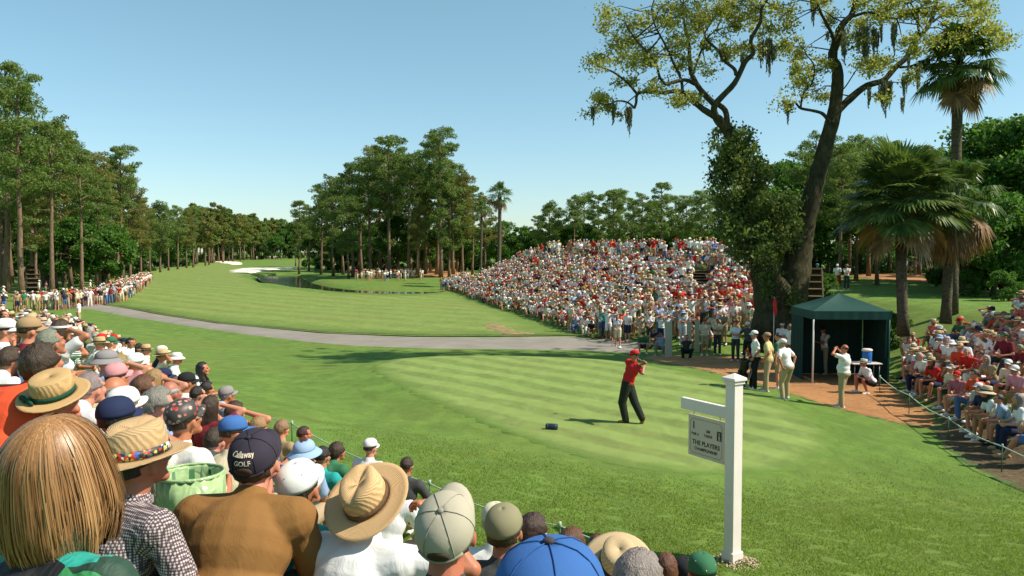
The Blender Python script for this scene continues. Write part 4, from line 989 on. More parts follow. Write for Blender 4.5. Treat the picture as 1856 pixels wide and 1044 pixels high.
def set_slot(o, m):
    if len(o.data.materials) == 0: o.data.materials.append(m)
    elif o.data.materials[0] is None: o.data.materials[0] = m
    o.material_slots[0].link = 'OBJECT'; o.material_slots[0].material = m
def part(name, me, parent, mat, col, M=None):
    o = bpy.data.objects.new(name, me); COL.objects.link(o); o.parent = parent; o.color = (*col, 1); set_slot(o, mat)
    if M is not None: o.matrix_local = M
    return o
PEOPLE = []
def put(W, pos, rz, label, shirt='white', bottom='khaki', hair='short', hairc='brown', hat=None, hatc='white', skin=None, s=1.0, group=None, shirt_mat=None, shoe='white', band='black', cat='person', tilt=0, extra=None):
    b = bpy.data.objects.new('person', W['body']); COL.objects.link(b)
    C = lambda c: COLS[c] if isinstance(c, str) else c
    jit = lambda c, a=.12: tuple(max(.008, min(.85, x * rnd.uniform(1 - a, 1 + a * .4))) for x in c)
    sk = skin or rnd.choice(SKINS[:5]); b.color = (*jit(sk, .1), 1); set_slot(b, M_SKIN)
    b.location = pos; b.rotation_euler = (0, 0, rz); b.scale = (s, s, s); tag(b, label, cat, group)
    sm = {'stripe': M_STR, 'vstripe': M_VST, 'print': M_PRT}.get(shirt_mat, shirt_mat or M_CLOTH)
    part('shirt', W['shirt'], b, sm, jit(C(shirt), .06))
    bn = W['p'].bottoms; part(bn, W[bn], b, M_CLOTH, jit(C(bottom), .1))
    for sh_ in W['shoe']: part('shoe', sh_, b, M_SHOE, C(shoe))
    HM = W['headM']
    if hair: part('hair', HAIR[hair if not (hat and hair in ('full', 'short')) else 'under_cap'], b, M_HAIR, jit(HAIRC[hairc], .2), HM)
    if hat:
        me, bd = HAT[hat]; T = HM @ Matrix.Rotation(R(tilt), 4, 'X')
        if hair == 'long': T = T @ Matrix.Scale(1.08, 4)
        ho = part(hat, me, b, M_STRAW if hat in ('straw_hat', 'boater', 'sun_hat') else M_CAP, jit(C(hatc), .08), T)
        if bd is not None: part('hat_band', bd, ho, M_CLOTH, C(band))
    PEOPLE.append(b); return b

SEAT = dict(hip=.30, fl=(-.14, .48, -.03), fr=(.14, .48, -.03), kl=(-.3, .3, 1), kr=(.3, .3, 1))
BEN = dict(hip=.42, fl=(-.14, .42, .02), fr=(.14, .44, .02), kl=(-.3, .4, 1), kr=(.3, .4, 1))
A = {}
A['s0'] = make_person('s0', Pose(lean=12, hl=(-.17, .40, .50), hr=(.17, .40, .50), bottoms='shorts', **SEAT))
A['s1'] = make_person('s1', Pose(lean=32, hl=(-.05, .58, .42), hr=(.05, .58, .42), bottoms='shorts', hpitch=-8, head_fwd=.05, **SEAT))
A['s2'] = make_person('s2', Pose(lean=15, hl=(-.17, .40, .50), hr=(.03, .26, .92), er=(.6, .5, -.6), bottoms='trousers', hpitch=-5, **SEAT))
A['s3'] = make_person('s3', Pose(lean=4, hl=(.10, .24, .58), hr=(-.10, .25, .55), bottoms='shorts', hyaw=25, female=True, **dict(SEAT, fl=(-.10, .72, .0), fr=(.10, .76, .0))))
A['s4'] = make_person('s4', Pose(lean=20, hl=(-.16, .44, .50), hr=(.15, .42, .48), bottoms='trousers', hyaw=-25, **SEAT))
A['s5'] = make_person('s5', Pose(lean=8, hl=(-.2, .30, .46), hr=(.10, .16, .98), er=(.9, .3, -.2), bottoms='shorts', hyaw=10, female=True, **SEAT))
A['b0'] = make_person('b0', Pose(lean=26, hl=(-.04, .50, .52), hr=(.05, .50, .52), bottoms='shorts', hyaw=12, hpitch=-6, **BEN))
A['b1'] = make_person('b1', Pose(lean=12, hl=(-.16, .36, .56), hr=(.16, .36, .56), bottoms='trousers', hyaw=-10, **BEN))
A['b2'] = make_person('b2', Pose(lean=18, hl=(.08, .30, .62), hr=(-.06, .30, .60), bottoms='shorts', hyaw=20, female=True, **dict(BEN, fl=(-.05, .62, .06), fr=(.16, .60, .03))))
A['t0'] = make_person('t0', Pose(bottoms='shorts'))
A['t1'] = make_person('t1', Pose(hl=(.10, .24, 1.18), hr=(-.10, .26, 1.15), el=(-1, .1, -.4), er=(1, .1, -.4), bottoms='trousers', hyaw=8))
A['t2'] = make_person('t2', Pose(hl=(-.20, .02, 1.02), hr=(.20, .02, 1.02), el=(-1, -.3, 0), er=(1, -.3, 0), bottoms='trousers', grip=.8, hyaw=-12, fl=(-.15, 0, .07), fr=(.15, .05, .07)))
A['t3'] = make_person('t3', Pose(hl=(-.05, .27, .98), hr=(.06, .27, .98), bottoms='shorts', female=True, hyaw=20))
A['t4'] = make_person('t4', Pose(hl=(-.06, .17, 1.60), hr=(.06, .17, 1.60), el=(-1, .4, -.4), er=(1, .4, -.4), bottoms='shorts', grip=.9))
for k_ in list(A): A[k_]['arch'] = k_
import re
# ------------------------------------------------------------------ who stands and sits where
GOLF = Vector((2.75, 18.2))
def face(x, y, tx_=None, ty_=None, j=0):
    tx_ = GOLF.x if tx_ is None else tx_; ty_ = GOLF.y if ty_ is None else ty_
    return math.atan2(-(tx_ - x), ty_ - y) + R(rnd.uniform(-j, j))
GAPS = []
def head_at(W, px, py, y, rz, s=1.0):
    """root position that puts the head of W on the photo ray at distance y (None: feet on the ground)"""
    if y is None:
        p = hit(px, py, W['hh'] * s); hp = at(px, py, p.y)
    else: hp = at(px, py, y)
    off = Matrix.Rotation(rz, 3, 'Z') @ (W['headM'].translation * s)
    r = hp - off; GAPS.append((px, py, round(hp.y, 1), round(r.z - hf(r.x, r.y), 2))); return r

# --- golfer
GP = Pose(hip=.93, hipy=.10, lean=-19, side=0, twist=58, hyaw=-2, hpitch=8, hl=(-.15, -.32, 1.40), hr=(-.12, -.28, 1.41), el=(-1, -.2, -.9), er=(.3, 1, -.55), fl=(-.06, .12, .07), fr=(.0, -.25, .13), kl=(-.1, 1, 0), kr=(.1, 1, 0), toel=(-.35, 1), toer=(.05, .35), toezr=-1.0, bottoms='trousers', grip=1.0, sleeve=.7, baggy=.022)
WG = make_person('golfer', GP, True)
HAIR['under_cap'] = HAIR['under_cap']
gp = at(1143, 768, 18.2); gx, gy = gp.x, 18.2; gz = hf(gx, gy)
g = put(WG, (gx + .02, gy, gz + .0), R(66), 'golfer in red polo and black trousers at the finish of his swing on the tee', 'red', (.022, .026, .02), 'short', 'dark', 'cap', 'red', (.40, .19, .10), shoe='brown', s=1.0)
# club held behind the neck
club = MB(); jr = Matrix.Translation(g.location) @ Matrix.Rotation(R(66), 4, 'Z')
hand = jr @ (WG['J']['wrl'] + Vector((0.0, .02, .06)))
tip = hand + Vector((-.34, .95, .18)).normalized() * 1.08
club_root = empty('golf_club', hand)
tag(club_root, 'driver held over the shoulder of the golfer in red', 'golf club')
c1 = MB(); d_ = (tip - hand); c1.tube([d_ * -.12, d_ * .12], [.014, .011], 8); c1.build('grip', simple('grip_rubber', (.02, .02, .02), .7), club_root)
c1 = MB(); c1.tube([d_ * .12, d_ * .97], [.007, .005], 6); c1.build('shaft', simple('steel_shaft', (.6, .6, .6), .3, metal=1), club_root)
c1 = MB(); add_ell(c1, d_ * 1.0 + Vector((-.04, 0, .01)), (.055, .05, .032)); c1.build('club_head', simple('club_head_paint', (.55, .55, .55), .3), club_root)

# --- officials, caddies and photographers round the tee
P_hips = A['t2']; 
WB = make_person('binocular', Pose(hl=(-.10, .20, 1.60), hr=(.34, .26, 1.55), el=(-1, .2, -.3), er=(1, .2, -.5), bottoms='trousers', fat=1.32, lean=-4, grip=.8, fl=(-.10, 0, .07), fr=(.12, .10, .07)), False)
WK = make_person('stooper', Pose(hip=.92, lean=18, hl=(-.26, .0, .93), hr=(.27, .04, .92), el=(-1, -.3, 0), er=(1, -.3, 0), bottoms='trousers', fl=(-.16, .05, .07), fr=(.17, .16, .07), hpitch=-5, grip=.8))
WC = make_person('crouch', Pose(hip=.34, lean=28, hl=(-.1, .46, .52), hr=(.1, .46, .52), fl=(-.14, .22, .07), fr=(.16, .40, .07), kl=(-.3, 1, .6), kr=(.3, 1, .6), bottoms='shorts', hpitch=-8))
WP = make_person('photographer', Pose(hip=.36, lean=20, hl=(-.06, .30, .98), hr=(.07, .30, .98), el=(-.8, .3, -.8), er=(.8, .3, -.8), fl=(-.14, .26, .07), fr=(.16, .34, .07), kl=(-.3, 1, .6), kr=(.3, 1, .6), bottoms='trousers', grip=.8))
def stand(W, px, py, y, label, rz=None, **k):
    p = at(px, py, y); x = p.x; return put(W, (x, y, hf(x, y)), face(x, y, j=8) if rz is None else rz, label, **k)
stand(WK, 1428, 728, 21.9, 'man in white polo, white cap and khaki trousers, hands on hips at the tee edge', R(35), shirt='white', bottom='khaki', hat='cap', hatc='white', hair='short', hairc='grey', skin=SKINS[2])
stand(A['t0'], 1412, 712, 24.2, 'man in green shirt half hidden between the two khaki-trousered caddies', R(50), shirt='green', bottom='khaki', hair='short', hairc='dark')
A['cad'] = make_person('cad', Pose(hl=(-.28, .08, .98), hr=(.27, .05, .92), bottoms='trousers', hyaw=15, fl=(-.12, .02, .07), fr=(.13, .12, .07), sleeve=.75))
b = stand(A['cad'], 1392, 716, 23.1, 'caddie in yellow shirt with green bib and khaki cap beside the golf bag', R(60), shirt=(.62, .50, .24), bottom='khaki', hat='cap', hatc='tan', hair='short', hairc='dark', skin=SKINS[2])
b = stand(A['cad'], 1369, 716, 23.4, 'caddie in white shirt, white cap and black trousers with a white towel', R(75), shirt='white', bottom='black', hat='cap', hatc='white', hair='short', hairc='dark', skin=SKINS[4])
stand(WB, 1528, 733, 21.6, 'stout man in white polo and khaki trousers shielding his eyes in front of the tent', R(50), shirt='white', bottom='khaki', hair='bald', hairc='brown', skin=SKINS[2])
stand(A['t1'], 1492, 675, 28.5, 'man in white shirt and khaki shorts waiting inside the green tent', R(120), shirt='white', bottom='khaki', hat='cap', hatc='navy', hair='short', hairc='dark')
stand(A['t2'], 1535, 668, 28.9, 'man in white shirt and tan cap under the tent roof', R(110), shirt='white', bottom='khaki', hat='cap', hatc='tan', hair='short', hairc='brown')
stand(A['t2'], 1433, 662, 29.6, 'grey-haired man in white shirt at the left pole of the tent', R(100), shirt='white', bottom='brown', hair='short', hairc='grey')
stand(WC, 1580, 703, 24.2, 'man in broad straw hat crouching at the front corner of the tent', R(95), shirt='white', bottom='black', hat='boater', hatc=(.75, .68, .5), hair='short', hairc='grey')
stand(A['t0'], 1277, 645, 37.2, 'man in pale yellow shirt and khaki shorts standing on the straw bed edge', R(165), shirt='cream', bottom='khaki', hat='cap', hatc='brown', hair='short', hairc='brown')
stand(A['t1'], 1300, 643, 37.6, 'man with folded arms in cream polo and dark trousers on the straw bed edge', R(165), shirt='cream', bottom='charcoal', hair='short', hairc='brown')
stand(A['t1'], 1333, 660, 34.2, 'man in white vest standing in the shade of the oak trunk', R(150), shirt='white', bottom='charcoal', hair='short', hairc='dark')
stand(A['t2'], 1355, 668, 32.6, 'marshal in dark clothes and white cap in front of the oak trunk', R(140), shirt='charcoal', bottom='black', hat='cap', hatc='white')
stand(WP, 1243, 650, 35.6, 'photographer in dark shirt kneeling beside the cream board', R(175), shirt='charcoal', bottom='black', hair='short', hairc='auburn')
stand(WP, 1200, 640, 37.4, 'photographer in pale blue shirt crouching beneath the cream board', R(150), shirt='light blue', bottom='grey', hair='short', hairc='dark')
stand(WC, 1166, 638, 38.4, 'crouching man in dark green shirt at the end of the cart path', R(170), shirt='green', bottom='charcoal', hat='cap', hatc='navy')
stand(A['t1'], 1418, 640, 32.2, 'man in white shirt half hidden behind the caddies by the oak', R(140), shirt='white', bottom='khaki', hat='visor', hatc='white')
stand(A['t0'], 1035, 602, 50.5, 'marshal in pale shirt standing alone by the cream stake at the path end', R(130), shirt='cream', bottom='khaki', hat='cap', hatc='white')
stand(A['t3'], 1120, 628, 41.5, 'woman in white shirt walking at the shaded path end', R(150), shirt='white', bottom='cream', hair='long', hairc='brown')
stand(A['t0'], 143, 596, 47.5, 'man in white polo and khaki shorts standing alone at the end of the left bank', R(-75), shirt='white', bottom='khaki', hair='short', hairc='auburn')
stand(A['t0'], 1517, 527, 56, 'spectator in white shirt and bright red trousers on the lawn behind the tent', R(150), shirt='white', bottom='red', hat='cap', hatc='white')
stand(A['t1'], 1534, 526, 55, 'spectator in white shirt and dark trousers beside the one in red trousers', R(160), shirt='white', bottom='charcoal', hat='straw_hat', hatc='tan')
stand(A['t3'], 1480, 512, 58, 'spectator in teal shirt walking down beside the wooden steps', R(200), shirt='teal', bottom='khaki', hat='cap', hatc='teal')
for i, (px, py, y, c) in enumerate([(1641, 508, 80, 'white'), (1650, 510, 79, 'charcoal'), (1658, 509, 79, 'cream'), (1666, 508, 80, 'white'), (1687, 519, 70, 'white'), (1722, 516, 74, 'navy'), (1740, 517, 73, 'green')]):
    stand(A[('t0', 't3', 't1', 't2')[i % 4]], px, py, y, f"far stroller in {c} behind the fan palm trunks, {['first','second','third','fourth','fifth','sixth','last'][i]} from the tent side", R(200 + 40 * i), shirt=c, bottom='khaki', group='strollers behind the palms')
stand(A['t0'], 70, 512, 84, 'man in white shirt standing by the trunks above the path gallery', R(-60), shirt='white', bottom='khaki', hat='cap', hatc='white')
stand(A['t3'], 83, 512, 84, 'person in pink top beside the man in white near the leaning pine', R(-50), shirt='pink', bottom='khaki', hair='short')
stand(A['t2'], 163, 512, 86, 'man in white with hands on hips alone on the pine straw of the left wood', R(-60), shirt='white', bottom='khaki', hat='cap', hatc='cream')
stand(A['t1'], 5, 510, 72, 'man in white shirt and dark trousers resting on the grass mound at the far left', R(-60), shirt='white', bottom='navy', hat='cap', hatc='white')

# --- foreground spectators seen from behind (photo pixel of the head centre, distance, pose, looks)
WF = make_person('fedora_man', Pose(lean=26, hl=(-.20, .36, .50), hr=(.26, .34, .84), er=(1, .1, -.6), bottoms='trousers', baggy=.012, hpitch=-30, grip=.75, fat=1.12, **SEAT), True)
WN = make_person('broad_back', Pose(lean=36, hl=(-.1, .5, .48), hr=(.1, .5, .48), bottoms='trousers', baggy=.02, hpitch=-22, fat=1.25, sleeve=.75, head_fwd=.03, **SEAT), True)
WH = make_person('near_sitter', Pose(lean=22, hl=(-.17, .40, .50), hr=(.17, .40, .50), bottoms='trousers', baggy=.012, hpitch=-18, sleeve=.7, **SEAT), True)
WL = make_person('blond_woman', Pose(lean=14, hl=(-.1, .42, .50), hr=(.12, .42, .50), bottoms='trousers', hpitch=-10, hyaw=8, female=True, sleeve=1.5, **SEAT), True)
F_ = [
 (22, 655, 6.3, 's1', 'white', 'short', 'brown', None, 0, 'big man in white shirt bending forward at the left edge of the bank'),
 (80, 662, 4.3, 'WN', 'coral', 'full', 'brown', None, 0, 'dark-haired man in bright orange-red shirt directly behind the boater hat'),
 (93, 623, 6.3, 'WH', 'light blue', 'short', 'grey', None, 0, 'white-haired man in pale grey shirt, his glasses strap behind the ears'),
 (55, 600, 7.4, 's0', 'burgundy', 'short', 'brown', 'cap', 'tan', 'spectator in tan cap and maroon shirt sitting above the white-haired man'),
 (12, 600, 8.2, 's4', 'white', 'short', 'dark', 'cap', 'white', 'spectator in white tee at the left edge above the maroon shirt'),
 (112, 600, 8.6, 's5', 'white', 'long', 'brown', 'visor', 'white', 'woman in white sun visor looking along the left bank'),
 (165, 706, 5.4, 's1', 'white', 'short', 'grey', None, 0, 'grey-haired person in white shirt just beyond the boater brim'),
 (210, 712, 5.6, 's0', 'grey', 'bald', 'grey', None, 0, 'balding man with grey ring of hair and glasses in the middle of the bank'),
 (228, 738, 5.0, 's1', 'white', 'short', 'grey', 'cap', 'white', 'man in white cap hunched forward beyond the beaded-band hat'),
 (214, 762, 4.3, 's2', 'charcoal', 'short', 'dark', 'cap', 'navy', 'man in navy cap and dark shirt left of the beaded-band hat'),
 (290, 736, 5.4, 's4', 'light blue', 'full', 'grey', None, 0, 'grey curly-haired person beyond the beaded-band hat'),
 (195, 655, 7.8, 's0', 'light blue', 'short', 'grey', 'bucket_hat', 'grey', 'man in grey bucket hat and pale blue shirt in mid bank'),
 (217, 662, 8.8, 's5', 'pink', 'full', 'blond', None, 0, 'blond short-haired woman looking toward the tee in mid bank'),
 (248, 660, 9.2, 's2', 'white', 'short', 'grey', 'cap', 'white', 'white-capped man turning toward the golfer near the rope of the left bank'),
 (213, 684, 7.0, 's1', 'print', 'short', 'brown', 'cap', 'pink', 'spectator in faded pink cap and black-and-white print shirt'),
 (281, 690, 8.6, 's5', 'tan', 'long', 'blond', None, 0, 'blond woman shading her face beside the auburn-haired woman'),
 (298, 685, 10.4, 's0', 'navy', 'short', 'dark', 'cap', 'navy', 'spectator in dark cap with blue bill at the outer edge of the left bank'),
 (318, 694, 11.2, 's5', 'tan', 'short', 'auburn', None, 0, 'small child with reddish hair at the outer edge of the bank'),
 (264, 708, 6.6, 's4', 'tan', 'full', 'auburn', None, 0, 'auburn-haired woman in the middle of the left bank'),
 (310, 713, 7.4, 's1', 'white', 'bald', 'white', None, 0, 'bald pink-headed man with white side hair in white shirt'),
 (340, 694, 9.6, 's0', 'white', 'short', 'brown', 'cap', 'black', 'man in black cap and white shirt near the outer edge of the bank'),
 (359, 716, 8.8, 's2', 'blue', 'short', 'dark', None, 0, 'dark-haired boy in blue near the outer edge of the bank'),
 (376, 706, 10.4, 's0', 'black', 'full', 'dark', None, 0, 'dark-haired spectator beyond the boy in blue'),
 (383, 737, 7.4, 's5', 'burgundy', 'long', 'brown', None, 0, 'girl with long brown hair and maroon top, arms raised'),
 (412, 717, 10.6, 's1', 'light blue', 'short', 'grey', 'cap', 'grey', 'spectator in light grey cap and pale shirt, outermost beside the lawn'),
 (427, 750, 8.2, 's5', 'pink', 'full', 'brown', None, 0, 'brown-haired spectator shielding eyes beyond the denim cap'),
 (335, 762, 4.7, 'WH', 'white', 'short', 'brown', 'cap', 'charcoal', 'man in white tee wearing a dark cap printed with red flowers'),
 (425, 785, 5.9, 's4', 'cream', 'full', 'brown', 'cap', 'blue', 'person in denim-blue cap and pale pink blouse beside the green bin'),
 (392, 800, 6.6, 's1', 'light blue', 'short', 'brown', None, 0, 'person in denim shirt leaning beyond the green bin'),
 (470, 775, 8.0, 's0', 'blue', 'full', 'blond', None, 0, 'blond child in blue directly beyond the navy lettered cap'),
 (512, 778, 9.2, 's0', 'tan', 'full', 'blond', None, 0, 'small fair-haired child right beyond the navy lettered cap'),
 (552, 788, 9.4, 's4', 'pink', 'short', 'brown', None, 0, 'short brown-haired boy beyond the pale blue bucket hat'),
 (553, 820, 6.9, 's1', 'light blue', 'short', 'brown', 'bucket_hat', 'light blue', 'spectator in a pale blue floppy bucket hat near the lawn'),
 (612, 820, 8.0, 's1', 'green', 'full', 'brown', None, 0, 'brown-haired child in dark green with teal collar behind the fedora crown'),
 (585, 828, 7.4, 's0', 'teal', 'short', 'dark', None, 0, 'dark-haired child in teal next to the one in dark green'),
 (672, 812, 8.8, 's0', 'white', 'short', 'brown', 'cap', 'white', 'child whose white cap peeks over the fedora crown'),
 (738, 845, 8.6, 's0', 'charcoal', 'short', 'brown', None, 0, 'brown-haired boy in charcoal tee sitting alone beside the lawn'),
 (712, 872, 6.9, 's4', 'white', 'short', 'grey', 'cap', 'grey', 'person in grey cap beyond the fedora brim'),
 (968, 965, 5.3, 's4', 'charcoal', 'full', 'brown', None, 0, 'curly brown-haired person beyond the olive cap'),
 (898, 948, 5.0, 's0', 'white', 'short', 'white', 'cap', 'cream', 'person in cream cap half hidden by the olive cap'),
 (1038, 990, 4.9, 's4', 'burgundy', 'short', 'auburn', None, 0, 'person in dark red bending behind the large blue cap'),
 (1085, 995, 5.8, 's5', 'cream', 'full', 'auburn', None, 0, 'reddish-haired child next to the tilted straw sun hat'),
 (1120, 1022, 4.2, 's1', 'cream', 'long', 'brown', 'sun_hat', (.66, .50, .30), 'woman under a wide pale straw sun hat beside the lawn'),
 (1207, 1030, 5.4, 's0', 'green', 'long', 'auburn', None, 0, 'girl with copper hair right of the straw sun hat'),
 (1240, 1040, 5.9, 's1', 'black', 'short', 'dark', 'cap', 'black', 'person in black cap crouching low by the rope'),
 (1272, 1040, 4.9, 's0', 'green', 'short', 'dark', 'cap', 'green', 'person in dark green cap studded with gold pins near the signpost'),
 (1160, 1058, 2.7, 's4', 'grey', 'short', 'grey', None, 0, 'man with dark grey hair cut off by the bottom of the view'),
 (915, 962, 3.75, 'WH', 'charcoal', 'short', 'brown', 'cap', (.24, .22, .14), 'man in olive-grey cap beyond the large blue cap'),
 (545, 885, 3.5, 'WH', 'teal', 'short', 'brown', 'cap', 'white', 'person in white six-hole cap and teal shirt between brown shirt and fedora'),
]
HERO = {'WH': WH, 'WN': WN, 'WF': WF, 'WL': WL}
for (px, py, y, ar, sh, hr, hc, ht, htc, lb) in F_:
    W_ = HERO.get(ar) or A[ar]; x = tx(px, y); rz = face(x, y, j=6); small = 'child' in lb or 'boy' in lb or 'girl' in lb
    s_ = .84 if small else 1.0
    put(W_, head_at(W_, px, py, y, rz, s_), rz, lb, shirt='charcoal' if sh == 'print' else sh, shirt_mat='print' if sh == 'print' else None, bottom='khaki', hair=hr, hairc=hc, hat=ht, hatc=htc or 'white', s=s_, band='navy' if ht == 'sun_hat' else 'grey', tilt=28 if ht == 'sun_hat' else 0)
# floral print on the dark cap
for o in PEOPLE:
    if 'red flowers' in o['label']:
        for c in o.children:
            if c.name.startswith('cap'):
                m = NT('floral_print'); v = m.n('ShaderNodeTexVoronoi'); v.inputs['Scale'].default_value = 30; m.l(m.objc(), v.inputs['Vector'])
                m.color(m.mix(m.ramp(v.outputs['Distance'], [(.32, (1, 1, 1)), (.42, (0, 0, 0))]), (.05, .045, .04), m.ramp(m.noise(14, 2, vec=m.objc()), [(.42, (.45, .04, .03)), (.52, (.5, .40, .32)), (.6, (.10, .12, .06))]))); set_slot(c, m.m)
# pins on the dark green cap, eyelets on the white cap
def on_dome(a, t, k=1.0, rx=.088, ry=.107, h0=.098):
    zf = max(0, min(1, math.sin(max(0, t)))); r_ = float(np.interp(zf, [0, .18, .38, .58, .77, .92, .985, 1.0], [1, 1, .97, .90, .76, .52, .25, .02])) * (1 + .018 * abs(math.sin(a * 3)))
    return Vector((rx * r_ * math.cos(a) * k, -.012 + ry * r_ * math.sin(a) * k, .038 + h0 * zf * (1 + (k - 1) * 1.5)))
M_GOLD = simple('gold_pin', (.7, .5, .15), .3, metal=1); M_BLK = simple('eyelet_dark', (.03, .03, .03), .7)
def dots(o, name, mat, n, r_, rows=(.7,), ph=0):
    cp = [c for c in o.children if c.name.startswith('cap')][0]
    for q in range(n):
        t = rows[q % len(rows)]; a = ph + 2 * math.pi * q / n; d = MB(); add_ell(d, on_dome(a, t, .985), (r_,) * 3, None, 8); d.build(name, mat, cp)
def find(s_): return [o for o in PEOPLE if s_ in o['label']][0]
dots(find('gold pins'), 'pin', M_GOLD, 7, .0045, (.5, .8, .3), .3)
dots(find('six-hole cap'), 'eyelet', M_BLK, 6, .0035, (.85,), .5)

# --- nearest figures
def cap_trim(o, strap=True, bcol=(.06, .05, .05)):
    cp = [c for c in o.children if c.name.startswith('cap')][0]
    d = MB(); add_ell(d, (0, -.012, .139), (.010, .010, .006), None, 12); b_ = d.build('button', M_CLOTH, cp); b_.color = (*bcol, 1)
    d = MB()
    for q in range(6):
        a0 = q * math.pi / 3; d.tube([on_dome(a0, t, 1.012) for t in np.linspace(0.02, 1.5, 14)], .0012, 5)
    s_ = d.build('seam', M_CLOTH, cp); s_.color = tuple(x * .8 for x in cp.color[:3]) + (1,)
    d = MB(); d.tube([on_dome(-math.pi / 2 + a, .05, 1.0) + Vector((0, 0, 0)) for a in np.linspace(-.8, .8, 10)], .006, 6); s2 = d.build('back_strap', M_CLOTH, cp); s2.color = tuple(x * .7 for x in cp.color[:3]) + (1,)
    d = MB(); c0 = on_dome(-math.pi / 2, .2, .985); add_ell(d, c0 + Vector((0, .004, .006)), (.034, .010, .020), None, 14); d.build('strap_gap', simple('capped_hair_gap', (.05, .028, .016), .8), cp)
    return cp
rz = face(-.2, 2.3)
b = put(WH, head_at(WH, 812, 965, 2.35, R(-8)), R(-8), 'man in stone-grey baseball cap seen from above, brim pointing at the lawn', shirt='charcoal', bottom='charcoal', hair='short', hairc='auburn', hat='cap', hatc=(.42, .37, .30), tilt=22)
cap_trim(b, bcol=(.30, .27, .22))
b = put(WN, head_at(WN, 1000, 1128, 1.25, R(-20)), R(-20), 'person in large blue baseball cap with dark top button, nearest the camera', shirt='blue', bottom='charcoal', hair='short', hairc='brown', hat='cap', hatc=(.045, .13, .36), tilt=-20)
cap_trim(b)
b = put(WN, head_at(WN, 466, 838, 3.35, R(-4), 1.12), R(-4), 'broad man in brown tee-shirt and navy lettered cap', shirt=(.24, .125, .035), bottom='charcoal', hair='full', hairc='brown', hat='cap', hatc=(.035, .03, .045), tilt=8, s=1.12)
cp = cap_trim(b, bcol=(.035, .03, .045))
def text_mesh(txt, size, ext=.0006):
    cu = bpy.data.curves.new('t', 'FONT'); cu.body = txt; cu.size = size; cu.align_x = 'CENTER'; cu.align_y = 'CENTER'; cu.extrude = ext; cu.offset = size * .022
    o = bpy.data.objects.new('t', cu); COL.objects.link(o); dg = bpy.context.evaluated_depsgraph_get(); dg.update()
    me = bpy.data.meshes.new_from_object(o.evaluated_get(dg)); bpy.data.objects.remove(o); return me
for txt, t0, sz in (('Callaway', .92, .030), ('GOLF', .58, .026)):
    me = text_mesh(txt, sz)
    for v in me.vertices:
        arch_ = (1 - (v.co.x / .05) ** 2) * .006 if t0 > .5 else 0
        v.co = on_dome(-math.pi / 2 + v.co.x / .085, t0 + (v.co.y + arch_) / .10, 1.02 + v.co.z)
    o = link('lettering', me, cp, simple('cream_thread', (.72, .60, .45), .7))
b = put(WF, head_at(WF, 654, 908, 3.3, R(-12)), R(-22), 'man in white tee-shirt and wide straw fedora resting his hand by his face', shirt='white', bottom='khaki', hair='short', hairc='brown', hat=None)
fm, fb = straw(.125, False, .088, .04, .012, .004)
ho = part('straw_fedora', fm, b, M_STRAW, (.70, .47, .24), WF['headM'] @ Matrix.Rotation(R(8), 4, 'X')); part('hat_band', fb, ho, M_CLOTH, (.14, .08, .04))
b = put(WH, head_at(WH, 256, 838, 3.05, R(-30)), R(-30), 'man in checked woven shirt and straw hat with a beaded multicolour band', shirt='grey', bottom='charcoal', hair='short', hairc='dark', hat=None)
ho = part('straw_hat', HAT['straw_hat'][0], b, M_STRAW, (.55, .38, .20), WH['headM'] @ Matrix.Rotation(R(-14), 4, 'X') @ Matrix.Scale(1.16, 4)); bd = part('hat_band', HAT['straw_hat'][1], ho, M_CLOTH, (.1, .1, .1))
m = NT('beaded_band'); v = m.n('ShaderNodeTexVoronoi'); v.inputs['Scale'].default_value = 105; m.l(m.objc(), v.inputs['Vector'])
sx = m.n('ShaderNodeSeparateColor'); m.l(v.outputs['Color'], sx.inputs[0])
cr = m.ramp(sx.outputs[0], [(0, (.02, .02, .02)), (.35, (.45, .03, .02)), (.5, (.03, .10, .35)), (.62, (.6, .5, .08)), (.74, (.75, .72, .66)), (.85, (.02, .02, .02)), (.95, (.03, .25, .12))])
for e in m.t.nodes:
    if e.type == 'VALTORGB' and len(e.color_ramp.elements) == 7: e.color_ramp.interpolation = 'CONSTANT'
m.color(cr); set_slot(bd, m.m)
for c in b.children:
    if c.name.startswith('shirt'):
        m = NT('checked_weave'); w1 = m.n('ShaderNodeTexChecker'); w1.inputs['Scale'].default_value = 150; m.l(m.objc(), w1.inputs['Vector'])
        w2 = m.n('ShaderNodeTexVoronoi'); w2.inputs['Scale'].default_value = 95; w2.inputs['Randomness'].default_value = .0; m.l(m.objc(), w2.inputs['Vector'])
        m.color(m.mix(m.ramp(w2.outputs['Distance'], [(.32, (1, 1, 1)), (.5, (0, 0, 0))]), (.075, .045, .06), (.50, .45, .42))); m.rough(.85); m.bump(m.noise(7, 3, .55, vec=m.objc(), dist=1.2), .5, .05); set_slot(c, m.m)
b = put(WH, head_at(WH, 104, 722, 4.1, R(-35)), R(-35), 'person in curled-brim boater with a dark green ribbon bow', shirt='brown', bottom='charcoal', hair='short', hairc='brown', hat=None)
ho = part('boater', HAT['boater'][0], b, M_STRAW, (.60, .40, .18), WH['headM'] @ Matrix.Rotation(R(14), 4, 'Y'))
bd = part('ribbon', HAT['boater'][1], ho, M_CLOTH, (.015, .07, .04)); d = MB()
for sx_ in (-1, 1): add_ell(d, (-.03 + sx_ * .032, -.135, .05), (.034, .012, .016), Matrix.Rotation(sx_ * .3, 3, 'Y'), 12)
add_ell(d, (-.03, -.14, .05), (.012, .014, .013), None, 10); o = d.build('bow', M_CLOTH, ho); o.color = (.015, .07, .04, 1)
